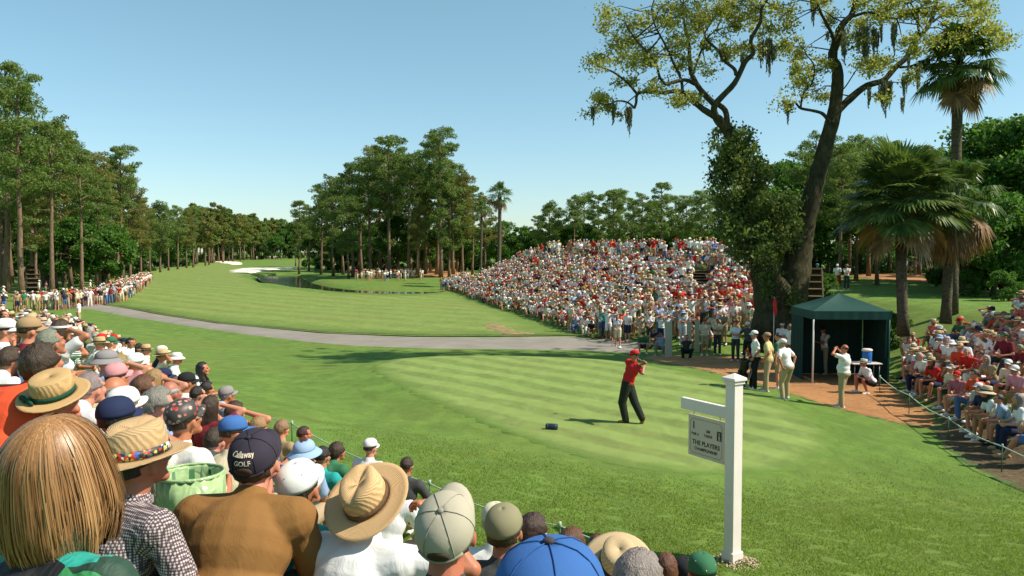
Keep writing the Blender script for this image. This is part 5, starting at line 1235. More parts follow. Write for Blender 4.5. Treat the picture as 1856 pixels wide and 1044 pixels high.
# blond woman: head of hair made of locks
BW = put(WL, head_at(WL, 112, 858, 1.72, R(-22)), R(-22), 'blond bob-haired woman in a bright patterned jacket, largest in the foreground', shirt='green', bottom='charcoal', hair=None)
for c in BW.children:
    if c.name.startswith('shirt'):
        m = NT('abstract_print'); mp = m.n('ShaderNodeMapping'); mp.inputs['Rotation'].default_value = (.6, .5, .7); mp.inputs['Scale'].default_value = (1.0, 2.6, 1.6); m.l(m.objc(), mp.inputs['Vector'])
        v = m.n('ShaderNodeTexVoronoi'); v.distance = 'MANHATTAN'; v.inputs['Scale'].default_value = 7.5; m.l(mp.outputs[0], v.inputs['Vector']); sx = m.n('ShaderNodeSeparateColor'); m.l(v.outputs['Color'], sx.inputs[0])
        cr = m.ramp(sx.outputs[1], [(0, (.012, .012, .014)), (.38, (.02, .32, .26)), (.52, (.42, .62, .05)), (.68, (.015, .05, .03)), (.8, (.13, .06, .28)), (.9, (.70, .72, .20)), (.97, (.05, .30, .10))])
        for e in m.t.nodes:
            if e.type == 'VALTORGB' and len(e.color_ramp.elements) == 7: e.color_ramp.interpolation = 'CONSTANT'
        m.color(cr); m.rough(.7); m.bump(m.noise(8, 3, vec=m.objc(), dist=1), .5, .05); set_slot(c, m.m)
rg = np.random.default_rng(3); N = 26000; J_ = 16; vs = np.zeros((N, J_, 2, 3))
for i in range(N):
    az = rg.uniform(-math.pi * .82, math.pi * .82) - math.pi / 2; az += math.sin(az * 19) * .010 + math.sin(az * 7 + 1) * .03; st = rg.uniform(.0, .8) ** 1.3; lay = rg.uniform(-.004, .007) + .0015 * math.sin(az * 13); ze = -.143 + rg.normal() * .013 + .014 * math.sin(az * 9 + 1) + .008 * math.sin(az * 23) + .03 * abs(math.cos(az)) ** 3; wv = rg.normal() * .02; ph = rg.uniform(0, 6.28)
    fly = rg.random() < .03; curl = rg.uniform(.5, 1.2)
    for j in range(J_):
        t = st + (1 - st) * j / (J_ - 1)
        if t < .5:
            a1 = t / .5 * 1.45; rr = math.sin(a1); z = .018 + .112 * math.cos(a1)
        else:
            q = (t - .5) / .5; rr = math.sin(1.45) * (1 + .10 * math.sin(q * 2.6) - .20 * curl * max(0, q - .72) / .28 * q); z = .0315 + (ze - .0315) * q
        sweep = .22 * math.sin(t * 2.5) * math.cos(az) ; a2 = az + wv * math.sin(t * 5 + ph) + sweep * .3
        r_x = (.088 + lay + (.010 * t if fly else 0)) * rr + .0010 * math.sin(a2 * 23 + t * 5) * rr; r_y = (.104 + lay + (.008 * t if fly else 0)) * rr + .0010 * math.sin(a2 * 23 + t * 5) * rr
        p = Vector((r_x * math.cos(a2) + .012 * (1 - rr), -.016 + r_y * math.sin(a2), z)); tg = Vector((-math.sin(a2), math.cos(a2), 0)); w_ = .0010
        vs[i, j, 0] = p - tg * w_; vs[i, j, 1] = p + tg * w_
idx = np.arange(N * J_ * 2).reshape(N, J_, 2); Fh = np.stack([idx[:, :-1, 0], idx[:, :-1, 1], idx[:, 1:, 1], idx[:, 1:, 0]], -1).reshape(-1, 4)
m = NT('blond_hair'); gi = m.n('ShaderNodeNewGeometry').outputs['Random Per Island']; m.color(m.ramp(gi, [(0, (.19, .085, .030)), (.45, (.30, .148, .055)), (.8, (.36, .185, .074)), (1, (.46, .27, .12))])); m.rough(.42); m.spec(.5)
hr_ = link('hair', mesh_np('hair', vs.reshape(-1, 3), Fh, True), BW, m.m); hr_.matrix_local = WL['headM'] @ Matrix.Scale(1.08, 4)
sc_ = part('scalp', head_shell('scalp', .008, .42, -.2, 9, .001, drop=.15, ears=False), BW, M_HAIR, (.22, .11, .04), WL['headM'])

# ------------------------------------------------------------------ the seated and standing masses
CAND = []   # (apparent distance, x, y, arch key, zone, row)
def along(poly, step):
    out = []; acc = 0
    for i in range(len(poly) - 1):
        a = Vector(poly[i]); b = Vector(poly[i + 1]); L_ = (b - a).length; n = (b - a).normalized(); nn = Vector((-n.y, n.x)); t = acc
        while t < L_: out.append((a + n * t, nn)); t += step
        acc = t - L_
    return out
def scr(x, y, z):  # photo pixel of a point, only used to keep gaps where the photo shows them
    d = y * math.cos(PITCH) - (z - CAMZ) * math.sin(PITCH); return 928 + FP * x / d, 522 - FP * ((z - CAMZ) * math.cos(PITCH) + y * math.sin(PITCH)) / d
rnd.seed(99)
# left bank behind the hand-placed people
for row in range(5):
    for p, n in along([(-5.4, 14.2), (-6.0, 14.8), (-12.3, 25), (-25.5, 46)], .98):
        q = p + n * (.45 + row * 1.0) + Vector((rnd.uniform(-.2, .2), rnd.uniform(-.2, .2)))
        u, v = scr(q.x, q.y, hf(q.x, q.y) + 1)
        if u < -25 or rnd.random() < .12: continue
        if q.y < 10: continue
        CAND.append((q.x, q.y, rnd.choice(['s0', 's1', 's2', 's3', 's4', 's5']), 'left bank', row, face(q.x, q.y, j=22)))
# path gallery, standing
for row in range(3):
    for p, n in along([(-52, 63), (-44, 64), (-38.5, 68), (-38.5, 79), (-44.5, 95), (-52, 113), (-60, 132)], .72):
        q = p + n * (-.0 + row * .9) + Vector((rnd.uniform(-.25, .25), rnd.uniform(-.25, .25)))
        if p.y > 100 and row == 2: continue
        CAND.append((q.x, q.y, rnd.choice(['t0', 't1', 't2', 't3', 't0', 't4']), 'path gallery', row, face(q.x, q.y, j=30)))
# packed far bank
HT = HILL_TOE
for row in range(15):
    for p, n in along([(-8.8, 106), (-6.5, 98), (-1.5, 75), (3.4, 52), (5.6, 44), (7.6, 40), (9.6, 38.9), (15, 38.7), (19, 40)], .60):
        wid = float(np.interp(p.y, [30, 40, 57, 85, 100, 112], [13, 13, 11.5, 7.8, 6, 5]))
        d = .35 + row * .92
        if d > wid + 1.3: continue
        q = p + n * (-d if n.x < 0 else d) + Vector((rnd.uniform(-.14, .14), rnd.uniform(-.14, .14)))
        if -float(sdist(np.array(q.x), np.array(q.y), HT)) > -.2: continue
        z = hf(q.x, q.y); u, v = scr(q.x, q.y, z + .6)
        if u > 1392 or v > 655 or rnd.random() < .07: continue
        if 1253 < u < 1289 and 472 < v < 522: continue
        crest = d > wid - .7; low = d < 2.3 and q.y < 47
        a_ = rnd.choice(['t0', 't1', 't2', 't3', 't4']) if (crest and rnd.random() < .6) or (low and rnd.random() < .75) else rnd.choice(['s0', 's1', 's2', 's3', 's4', 's5', 's0', 's1'])
        CAND.append((q.x, q.y, a_, 'packed bank', row, face(q.x, q.y, j=25)))
for i in range(14):
    px = 800 + i * 3.6; y = 103 + rnd.uniform(-2, 3); CAND.append((tx(px, y), y, rnd.choice(['t0', 't1', 't3']), 'packed bank', 0, R(150)))
# right bank
for row in range(8):
    for p, n in along([(9.75, 14.3), (9.9, 15.5), (11.6, 23.5), (13.3, 27.4), (15.2, 31.6)], .66 if row < 5 else .74):
        d = .55 + row * .90; q = p + n * -d + Vector((rnd.uniform(-.1, .1), rnd.uniform(-.15, .15)))
        z = hf(q.x, q.y); u, v = scr(q.x, q.y, z + .9)
        if u > 1930 or u < 1612 or rnd.random() < .10: continue
        if v < max(530, 600 - (u - 1612) * .55): continue
        a_ = rnd.choice(['b0', 'b1', 'b2', 'b0']) if row < 2 else rnd.choice(['s0', 's1', 's2', 's4', 's5', 'b1'])
        if row >= 6 and rnd.random() < .4: a_ = rnd.choice(['t1', 't2'])
        CAND.append((q.x, q.y, a_, 'right bank', row, face(q.x, q.y, j=20)))
FARP_ = []
for i in range(70):   # far lines: stay in the mass
    px = 226 + i * 2.9; y = 225 + i * 1.6 + rnd.uniform(-4, 4); FARP_.append((tx(px, y), y, 't0', 'far', 0, 0))
for i in range(46):
    px = 640 + rnd.random() * 130; y = 132 + rnd.uniform(-4, 8); FARP_.append((tx(px, y), y, rnd.choice(['t0', 't1', 't3']), 'far', 0, rnd.uniform(0, 6)))
for i in range(24):
    px = 425 + rnd.random() * 90; y = 340 + rnd.uniform(-20, 20); FARP_.append((tx(px, y), y, 't0', 'far', 0, 0))

SH_W = [('white', 42), ('cream', 12), ('khaki', 6), ('light blue', 4), ('red', 9), ('navy', 2), ('green', 2), ('yellow', 1), ('grey', 4), ('pink', 3), ('burgundy', 4), ('teal', 1), ('olive', 2), ('black', 3), ('coral', 4), ('blue', 1), ('tan', 6)]
HATS_ = [(None, 26), ('cap', 32), ('straw_hat', 13), ('boater', 4), ('bucket_hat', 7), ('visor', 11), ('sun_hat', 5)]
def wchoice(L_, r_): 
    t = sum(w for _, w in L_); k = r_.random() * t
    for v, w in L_:
        k -= w
        if k <= 0: return v
    return L_[-1][0]
def look(zone):
    sh = wchoice(SH_W, rnd); ht = wchoice(HATS_, rnd)
    pat = rnd.choice([None] * 6 + ['stripe', 'vstripe', 'print'])
    hc = {'cap': rnd.choice(['white', 'white', 'white', 'navy', 'khaki', 'red', 'green', 'black', 'cream']), 'straw_hat': (.60, .44, .24), 'boater': (.66, .52, .32), 'sun_hat': (.66, .52, .34), 'bucket_hat': rnd.choice(['white', 'white', 'cream', 'khaki', 'light blue']), 'visor': rnd.choice(['white', 'white', 'navy', 'green'])}.get(ht, 'white')
    hr = rnd.choice(['short', 'short', 'full', 'bald' if ht is None and rnd.random() < .35 else 'short', 'long']); hcl = rnd.choice(['brown', 'dark', 'grey', 'white', 'blond', 'auburn', 'brown'])
    bt = rnd.choice(['khaki', 'white', 'navy', 'tan', 'cream', 'khaki', 'charcoal', 'denim blue', 'olive']); return sh, pat, ht, hc, hr, hcl, bt
COLW = {'khaki': 'khaki'}
ROWW = ['front row', 'second row', 'third row', 'fourth row', 'fifth row', 'sixth row', 'seventh row', 'upper rows', 'upper rows', 'upper rows', 'upper rows', 'top rows', 'top rows', 'crest', 'crest']
POSEW = {'s0': 'hands on knees', 's1': 'leaning forward', 's2': 'hand at face', 's3': 'legs stretched', 's4': 'head turned', 's5': 'shading eyes', 'b0': 'elbows on thighs', 'b1': 'sitting upright', 'b2': 'legs stretched', 't0': 'arms hanging', 't1': 'arms folded', 't2': 'hands on hips', 't3': 'hands clasped', 't4': 'hands raised to face'}
def section(zone, x, y):
    u, v = scr(x, y, hf(x, y) + .8)
    if zone == 'left bank': return 'near the beaded hat' if y < 17 else 'midway along' if y < 30 else 'by the lone standing man' if y < 40 else 'at the far end'
    if zone == 'path gallery': return 'where the path begins' if y < 72 else 'at the path bend' if y < 84 else 'beyond the path' if y < 105 else 'where it thins out'
    if zone == 'packed bank': return 'beside the oak trunk' if u > 1330 else 'around the plank stairs' if u > 1235 else 'above the photographers' if u > 1150 else 'above the path end' if u > 1040 else 'past the lone marshal' if u > 940 else 'at its low far end'
    return 'nearest the tent' if u < 1690 else 'in the middle' if u < 1775 else 'toward the near end'
HATW = {'cap': 'cap', 'straw_hat': 'banded straw hat', 'boater': 'boater hat', 'sun_hat': 'floppy sun hat', 'bucket_hat': 'bucket hat', 'visor': 'visor'}
seen_lb = set()
CAND.sort(key=lambda c: math.hypot(c[0], c[1]))
NIND = 300 - len(PEOPLE)
mass = FARP_[:]
def cname(c): return c if isinstance(c, str) else ''
for i, (x, y, a_, zone, row, rz) in enumerate(CAND):
    if i >= NIND: mass.append((x, y, a_, zone, row, rz)); continue
    for _ in range(8):
        sh, pat, ht, hc, hr, hcl, bt = look(zone)
        patw = {'stripe': 'banded ', 'vstripe': 'pinstriped ', 'print': 'printed '}.get(pat, '')
        hw = f"{cname(hc)} {HATW[ht]}".strip() if ht else {'bald': 'balding ', 'long': 'long ', 'full': 'thick ', 'short': 'short '}[hr] + hcl + ' hair'
        lb = f"{patw}{sh} shirt, {hw}, {POSEW[a_]}, {ROWW[row]} of {zone} {section(zone, x, y)}"
        if len(re.findall(r"[A-Za-z0-9][A-Za-z0-9'-]*", lb)) > 16: lb = f"{patw}{sh} shirt, {hw}, {ROWW[row]} of {zone} {section(zone, x, y)}"
        if lb not in seen_lb and len(re.findall(r"[A-Za-z0-9][A-Za-z0-9'-]*", lb)) <= 16: break
    seen_lb.add(lb)
    W_ = A[a_]; s_ = rnd.uniform(.92, 1.03)
    put(W_, (x, y, hf(x, y) - .02), rz, lb, shirt=sh, bottom=bt, hair=hr, hairc=hcl, hat=ht, hatc=hc, s=s_, shirt_mat=pat, shoe=rnd.choice(['white', 'white', 'tan', 'black', 'white']), group='spectators of the ' + zone)
print('PEOPLE', len(PEOPLE), 'mass', len(mass), 'cand', len(CAND))
# the rest of the crowd, too many to be individuals: one mesh with its own colours
def arrays(me, ratio, M=None):
    o = bpy.data.objects.new('tmp', me); COL.objects.link(o); d = o.modifiers.new('d', 'DECIMATE'); d.ratio = ratio
    dg = bpy.context.evaluated_depsgraph_get(); dg.update(); m2 = bpy.data.meshes.new_from_object(o.evaluated_get(dg)); bpy.data.objects.remove(o)
    m2.calc_loop_triangles(); V = np.zeros(len(m2.vertices) * 3, np.float32); m2.vertices.foreach_get('co', V); V = V.reshape(-1, 3)
    F = np.zeros(len(m2.loop_triangles) * 3, np.int32); m2.loop_triangles.foreach_get('vertices', F); bpy.data.meshes.remove(m2)
    if M is not None: Mn = np.array(M); V = V @ Mn[:3, :3].T + Mn[:3, 3]
    return V, F.reshape(-1, 3)
LITE = {}
def lite(key, me, target, M=None):
    if key not in LITE: LITE[key] = arrays(me, min(1, target / max(1, len(me.polygons))), M)
    return LITE[key]
Vs, Fs, Cs_ = [], [], []; off = 0
for (x, y, a_, zone, row, rz) in mass:
    W_ = A[a_]; sh, pat, ht, hc, hr, hcl, bt = look(zone)
    ps = [(lite((a_, 'b'), W_['body'], 420), rnd.choice(SKINS[:5])), (lite((a_, 's'), W_['shirt'], 200), COLS[sh]), (lite((a_, 'p'), W_[W_['p'].bottoms], 140), COLS[bt])]
    if hr: ps.append((lite((a_, 'h', hr), HAIR['short' if hr != 'long' else 'long'], 120, W_['headM']), HAIRC[hcl]))
    if ht: ps.append((lite((a_, 'H', ht), HAT[ht][0], 130, W_['headM']), COLS[hc] if isinstance(hc, str) else hc))
    c, s = math.cos(rz), math.sin(rz); k = rnd.uniform(.92, 1.03); Rm = np.array([[c, -s, 0], [s, c, 0], [0, 0, 1]]) * k; P_ = np.array([x, y, hf(x, y) - .02])
    for (V, F), col in ps:
        Vs.append(V @ Rm.T + P_); Fs.append(F + off); off += len(V); Cs_.append(np.tile(np.array([*(q * rnd.uniform(.85, 1.05) for q in col), 1.0], np.float32), (len(V), 1)))
me = mesh_np('crowd', np.concatenate(Vs), np.concatenate(Fs), True); ca = me.color_attributes.new('Col', 'FLOAT_COLOR', 'POINT'); ca.data.foreach_set('color', np.concatenate(Cs_).ravel())
m = NT('crowd_clothes_and_skin'); at_ = m.n('ShaderNodeAttribute'); at_.attribute_name = 'Col'; m.color(at_.outputs['Color']); m.rough(.8); m.spec(.2)
tag(link('crowd', me, mat=m.m), 'dense crowd of distant spectators filling the far bank and the far edges of the fairway', 'crowd', kind='stuff')
print('GAPS', [g_ for g_ in GAPS if abs(g_[3]) > .25])
# ------------------------------------------------------------------ signpost
M_WHITE = simple('white_paint', (.78, .70, .65), .45, 3, .05); M_BOARD = simple('sign_board_paint', (.66, .54, .44), .5, 4, .04); M_INK = simple('sign_ink', (.045, .04, .04), .6)
p = hit(1327, 1018, y0=5); SP = p.copy(); k = p.y / 8.6
ud = Vector((-.51, .86, 0)).normalized(); nd = Vector((-ud.y, ud.x, 0)) * 1.0
if nd.y > 0: nd = -nd
sign = empty('signpost', (SP.x, SP.y, SP.z - .12)); sign.rotation_euler = (0, 0, math.atan2(ud.y, ud.x))
tag(sign, 'white wooden post with an arm and a hanging hole sign beside the lawn', 'signpost')
Hh = CAMZ - (690 - 458) / FP * SP.y - SP.z + .12; w = .135 * k   # local x = along the arm, local -y/+y = board normal
mb = MB(); mb.box((0, 0, Hh / 2), (w, w, Hh), bev=.006)
mb.box((0, 0, .15), (w * 1.25, w * 1.25, .18), bev=.006); mb.build('post', M_WHITE, sign)
mb = MB(); mb.box((0, 0, Hh + .012), (w * 1.45, w * 1.45, .03), bev=.005); mb.box((0, 0, Hh - .022), (w * 1.22, w * 1.22, .035), bev=.005)
vs = [(sx * w * .7, sy * w * .7, Hh + .0275) for sx, sy in ((-1, -1), (1, -1), (1, 1), (-1, 1))] + [(0, 0, Hh + .075)]; mb.add(vs, [(0, 1, 4), (1, 2, 4), (2, 3, 4), (3, 0, 4)]); mb.build('post_cap', M_WHITE, sign)
az = CAMZ - (740 - 458) / FP * SP.y - SP.z + .12; AL = .74 * k
mb = MB(); mb.box((w / 2 + AL / 2 - .002, 0, az - .075), (AL, .06, .13 * k), bev=.004); mb.build('arm', M_WHITE, sign)
bw, bh_ = .57 * k, .475 * k; bx0 = w / 2 + .055; bz1 = az - .075 - .065 * k - .045
bd = empty('hanging_board'); bd.parent = sign; bd.location = (bx0 + bw / 2, 0, bz1 - bh_ / 2)
me_ = MB().box((0, 0, 0), (bw, .022, bh_), bev=.003).mesh('board')
bpy.data.objects.remove(bd); bd = link('hanging_board', me_, sign, M_BOARD, (bx0 + bw / 2, 0, bz1 - bh_ / 2))
M_HOOK = simple('hook_steel', (.3, .3, .3), .4, metal=1)
for sx in (-.36, .36): MB().tube([(bx0 + bw / 2 + sx * bw, 0, bz1 - .01), (bx0 + bw / 2 + sx * bw, 0, bz1 + .06)], .004, 6).build('hook', M_HOOK, sign)
# the board is read from local +y or -y, whichever faces the viewer
ly = 1 if (Matrix.Rotation(math.atan2(ud.y, ud.x), 3, 'Z') @ Vector((0, 1, 0))).y < 0 else -1
def onboard(me, cx_, cz_):
    for v in me.vertices: v.co = Vector(((v.co.x + cx_) * (-ly), ly * (.0125 + v.co.z), v.co.y + cz_))
    return me
def btext(t, cx_, cz_, sz, nm='lettering', squash=1.0):
    me = text_mesh(t, sz, .0004)
    for v in me.vertices: v.co.x *= squash
    link(nm, onboard(me, cx_, cz_), bd, M_INK)
B = bw
btext('1', -.34 * B, .25 * bh_, .21 * B); btext('PAR 4', -.30 * B, .045 * bh_, .078 * B); btext('388', .06 * B, .17 * bh_, .075 * B); btext('YARDS', .06 * B, .06 * bh_, .075 * B)
btext('THE PLAYERS', 0, -.155 * bh_, .128 * B); btext('CHAMPIONSHIP', 0, -.30 * bh_, .088 * B)
def flat(polys, nm, mat, lift=0):
    mb = MB()
    for P in polys: mb.add([Vector((x * (-ly), ly * (.0127 + lift), z)) for x, z in P], [tuple(range(len(P))) if ly < 0 else tuple(reversed(range(len(P))))])
    mb.build(nm, mat, bd)
x0, z0 = .36 * B, .13 * bh_; e = .062 * B
flat([[(x0 - e, z0 - e * 1.5), (x0 + e, z0 - e * 1.5), (x0 + e, z0 + e * 1.5), (x0 - e, z0 + e * 1.5)]], 'emblem', M_INK)
s_ = e
flat([[(x0 - .2 * s_, z0 - 1.3 * s_), (x0 + .1 * s_, z0 - 1.3 * s_), (x0 + .25 * s_, z0 - .1 * s_), (x0 + .05 * s_, z0 + .5 * s_), (x0 - .25 * s_, z0 + .1 * s_)], [(x0 + .3 * s_, z0 - 1.3 * s_), (x0 + .55 * s_, z0 - 1.3 * s_), (x0 + .32 * s_, z0 - .1 * s_)],
      [(x0 + .0 * s_, z0 + .6 * s_), (x0 + .35 * s_, z0 + .6 * s_), (x0 + .35 * s_, z0 + .95 * s_), (x0 + .0 * s_, z0 + .95 * s_)], [(x0 - .8 * s_, z0 + 1.2 * s_), (x0 - .7 * s_, z0 + 1.3 * s_), (x0 + .1 * s_, z0 + .5 * s_), (x0 + .0 * s_, z0 + .4 * s_)]], 'emblem_figure', M_BOARD, .0006)
# thin border with clipped corners
bxh, bzh, c_ = .44 * B, .42 * bh_, .06 * B; tk = .0035
P = [(-bxh + c_, -bzh), (bxh - c_, -bzh), (bxh, -bzh + c_), (bxh, bzh - c_), (bxh - c_, bzh), (-bxh + c_, bzh), (-bxh, bzh - c_), (-bxh, -bzh + c_)]
qs = []
for i in range(8):
    a = Vector(P[i]); b2 = Vector(P[(i + 1) % 8]); n_ = (b2 - a).normalized(); m_ = Vector((-n_.y, n_.x)) * tk; qs.append([tuple(a), tuple(b2), tuple(b2 + m_), tuple(a + m_)])
flat(qs, 'border_line', M_INK)
mnd = MB(); rnd.seed(4)
for i in range(420):
    a = rnd.uniform(0, 6.28); r_ = rnd.uniform(.02, .26); x = SP.x + math.cos(a) * r_ + .04; y = SP.y + math.sin(a) * r_; add_ell(mnd, (x, y, hf(x, y) + .06 * (1 - r_ / .27) - .005), (rnd.uniform(.005, .014),) * 3, None, 6)
tag(mnd.build('sandy_soil', simple('sandy_soil', (.42, .34, .22), .95, 12, .3)), 'loose sandy soil heaped round the foot of the signpost', 'soil', kind='stuff')

# ------------------------------------------------------------------ tent
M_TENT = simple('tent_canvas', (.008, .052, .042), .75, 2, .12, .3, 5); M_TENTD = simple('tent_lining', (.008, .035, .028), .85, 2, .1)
M_POLE = simple('tent_pole', (.02, .12, .085), .4); M_POLEW = simple('white_pole', (.6, .6, .56), .4)
TX, TY = tx(1522, 27.2), 27.2; TZ = hf(TX, TY); tent = empty('canopy_tent', (TX, TY, TZ), R(-4)); tag(tent, 'dark green canopy tent with hipped roof, open at the front, next to the oak', 'tent')
a = 1.25; E = 2.44; PK = 2.98
mb = MB(); vs = []; fs = []; n = 8
# roof: four panels with a slight sag
for f_ in range(4):
    A0 = [(-a, -a), (a, -a), (a, a), (-a, a)][f_]; A1 = [(a, -a), (a, a), (-a, a), (-a, -a)][f_]; b0 = len(vs)
    for i in range(n + 1):
        t = i / n
        for j in range(n + 1):
            s2 = j / n; x = (A0[0] + (A1[0] - A0[0]) * s2) * (1 - t); y = (A0[1] + (A1[1] - A0[1]) * s2) * (1 - t)
            vs.append((x, y, E + (PK - E) * t - .07 * math.sin(math.pi * t) * math.sin(math.pi * s2)))
    fs += [(b0 + i * (n + 1) + j, b0 + i * (n + 1) + j + 1, b0 + (i + 1) * (n + 1) + j + 1, b0 + (i + 1) * (n + 1) + j) for i in range(n) for j in range(n)]
mb.add(vs, fs); mb.build('roof', M_TENT, tent)
def wall(pts, z0_, z1_, nm, mat, wav=.02, nn=30):
    mb = MB(); vs = []
    for i in range(nn + 1):
        t = i / nn; x = pts[0][0] + (pts[1][0] - pts[0][0]) * t; y = pts[0][1] + (pts[1][1] - pts[0][1]) * t; o_ = wav * math.sin(i * 1.7) + wav * .5 * math.sin(i * .9)
        nx_, ny_ = (pts[1][1] - pts[0][1]), -(pts[1][0] - pts[0][0]); L_ = math.hypot(nx_, ny_); vs += [(x + nx_ / L_ * o_, y + ny_ / L_ * o_, z0_), (x + nx_ / L_ * o_ * .2, y + ny_ / L_ * o_ * .2, z1_)]
    mb.add(vs, [(2 * i, 2 * i + 2, 2 * i + 3, 2 * i + 1) for i in range(nn)], True); mb.build(nm, mat, tent)
a2 = a + .012
for P_ in (((-a2, -a2), (a2, -a2)), ((a2, -a2), (a2, a2)), ((-a2, a2), (-a2, -a2))): wall(P_, E - .27, E + .003, 'valance', M_TENT, .006)
wall(((a, a), (-a, a)), .02, E, 'back_wall', M_TENTD); wall(((a, -a + .1), (a, a)), .02, E - .02, 'side_wall', M_TENTD); wall(((-a, a), (-a, -a + 1.0)), .02, E - .02, 'side_wall', M_TENTD)
wall(((a - .16, -a + .02), (a - .02, -a + .02)), .9, E - .2, 'tied_curtain', M_TENT, .04, 12)
for sx, sy, m_ in ((-1, -1, M_POLEW), (1, -1, M_POLE), (1, 1, M_POLE), (-1, 1, M_POLE)): MB().tube([(sx * (a - .04), sy * (a - .04), -.3), (sx * (a - .04), sy * (a - .04), E)], .028, 8).build('pole', m_, tent)
for P_ in (((-a, -a + .03), (a, -a + .03)), ((0, 0), (0, 0))): 
    if P_[0] != P_[1]: MB().tube([(P_[0][0], P_[0][1], E - .05), (P_[1][0], P_[1][1], E - .05)], .018, 6).build('eave_rail', M_POLE, tent)
# table and cooler under it
tb = empty('folding_table', (tx(1570, 25.9), 25.9, hf(tx(1570, 25.9), 25.9))); tag(tb, 'white-topped folding table at the mouth of the green tent', 'table')
MB().box((0, 0, .73), (.95, .55, .035), bev=.005).build('tabletop', M_WHITE, tb)
for sx in (-.4, .4):
    for sy in (-.2, .2): MB().tube([(sx, sy, -.1), (sx, sy, .71)], .014, 6).build('leg', M_HOOK, tb)
ck = empty('water_cooler', tb.location + Vector((.08, 0, .748))); tag(ck, 'blue drinks cooler with white lid standing on the table in the tent', 'cooler')
MB().lathe([(.0, 0), (.14, 0), (.15, .03), (.155, .36), (.14, .38), (0, .38)]).build('tub', simple('cooler_blue', (.03, .14, .42), .35), ck)
mb = MB(); mb.lathe([(.0, .378), (.165, .378), (.168, .43), (.12, .455), (0, .46)]); mb.build('lid', M_WHITE, ck)
mb = MB(); add_cap(mb, (0, -.155, .06), (0, -.19, .06), .014, .012); mb.build('tap', M_WHITE, ck)
# ------------------------------------------------------------------ golf bag
gb = empty('golf_bag', (tx(1345, 23.6), 23.6, hf(tx(1345, 23.6), 23.6)), R(20)); tag(gb, 'black golf bag with red headcover standing beside the caddies', 'golf bag')
tl = Matrix.Rotation(R(12), 4, 'X')
M_BAG = simple('bag_leather', (.014, .015, .015), .35, 8, .3); M_BAGT = simple('bag_trim', (.4, .4, .38), .4); M_RED = simple('red_knit', (.55, .04, .02), .8); M_STEEL = simple('club_steel', (.55, .55, .55), .25, metal=1)
mb = MB(); mb.lathe([(0, 0), (.125, 0), (.13, .03), (.12, .12), (.115, .5), (.13, .80), (.14, .86), (.125, .87), (.11, .84), (0, .82)], M=tl); mb.build('bag_body', M_BAG, gb)
for (c, d) in (((.02, -.13, .30), (.16, .09, .34)), ((-.12, -.01, .35), (.08, .15, .42)), ((.12, 0, .62), (.07, .14, .20))):
    mb = MB(); mb.box(tl @ Vector(c), d, tl, bev=.03); mb.build('pocket', M_BAG, gb)
mb = MB(); mb.tube([tl @ Vector(q) for q in ((.10, -.1, .75), (.2, -.16, .55), (.16, -.14, .3), (.08, -.12, .22))], .016, 8); mb.build('strap', M_BAGT, gb)
for i in range(9):
    a_ = i * .7; b0 = Vector((math.cos(a_) * .07, math.sin(a_) * .07, .8)); t0 = b0 + Vector((math.cos(a_) * .06, math.sin(a_) * .05, rnd.uniform(.16, .34)))
    hd = i < 3; mb = MB(); mb.tube([tl @ b0, tl @ t0], .006, 5)
    if not hd: add_ell(mb, tl @ (t0 + Vector((.02, 0, .0))), (.036, .012, .022))
    cl_ = mb.build('club', M_STEEL, gb)
    if hd: mb = MB(); add_ell(mb, tl @ (t0 + Vector((0, 0, .02))), (.055, .062, .075)); mb.build('headcover', M_RED if i < 2 else M_BAG, cl_)
# ------------------------------------------------------------------ tee marker, stakes, ropes, boards
p = hit(1000, 779, y0=10); tm = empty('tee_marker', (p.x, p.y, p.z + .065), R(-15)); tag(tm, 'small dark blue barrel-shaped tee marker lying on the tee near the golfer', 'tee marker')
RX = Matrix.Rotation(math.pi / 2, 4, 'Y')
mb = MB(); mb.lathe([(0, -.13), (.058, -.13), (.068, -.115), (.072, 0), (.068, .115), (.058, .13), (0, .13)], M=RX, n=20); mb.build('barrel', simple('marker_paint', (.02, .035, .06), .4, 8, .2), tm)
for s2 in (-.085, .085): mb = MB(); mb.lathe([(.0695, s2 - .012), (.0735, s2 - .010), (.0735, s2 + .010), (.0695, s2 + .012)], M=RX, n=20); mb.build('hoop', simple('marker_hoop', (.05, .08, .10), .4), tm)
M_CREAM = simple('cream_board', (.50, .47, .34), .6, 2, .08)
def board(px, yb, y, wpx, hpx, label):
    x = tx(px, y); w_ = wpx / FP * y; hh = hpx / FP * y; o = empty('cream_board', (x, y, hf(x, y)), R(rnd.uniform(-12, 12))); tag(o, label, 'board')
    MB().box((0, 0, hh / 2), (w_, .04, hh), bev=.008).build('panel', M_CREAM, o)
    for s2 in (-.3, .3): MB().box((s2 * w_, .045, hh * .45), (.035, .04, hh * .9)).build('batten', M_CREAM, o)
board(1213, 640, 36.2, 13, 66, 'tall cream board on end between the two crouching photographers')
board(1250, 640, 38.4, 9, 58, 'narrow cream board beside the man in the pale yellow shirt')
board(1265, 640, 38.8, 9, 58, 'narrow cream board nearly hidden by the man in the pale yellow shirt')
o = empty('marker_stake', (tx(1032, 51), 51, hf(tx(1032, 51), 51))); tag(o, 'cream upright stake next to the lone marshal at the path end', 'stake'); MB().box((0, 0, .85), (.2, .06, 1.7), bev=.01).build('plank', M_CREAM, o); mb = MB(); mb.box((0, 0, 1.72), (.23, .08, .04)); mb.build('stake_cap', M_CREAM, o)
M_ROPE = simple('rope_fibre', (.40, .52, .40), .8, 60, .3, .6, 300); M_STK = simple('stake_green', (.03, .12, .06), .5)
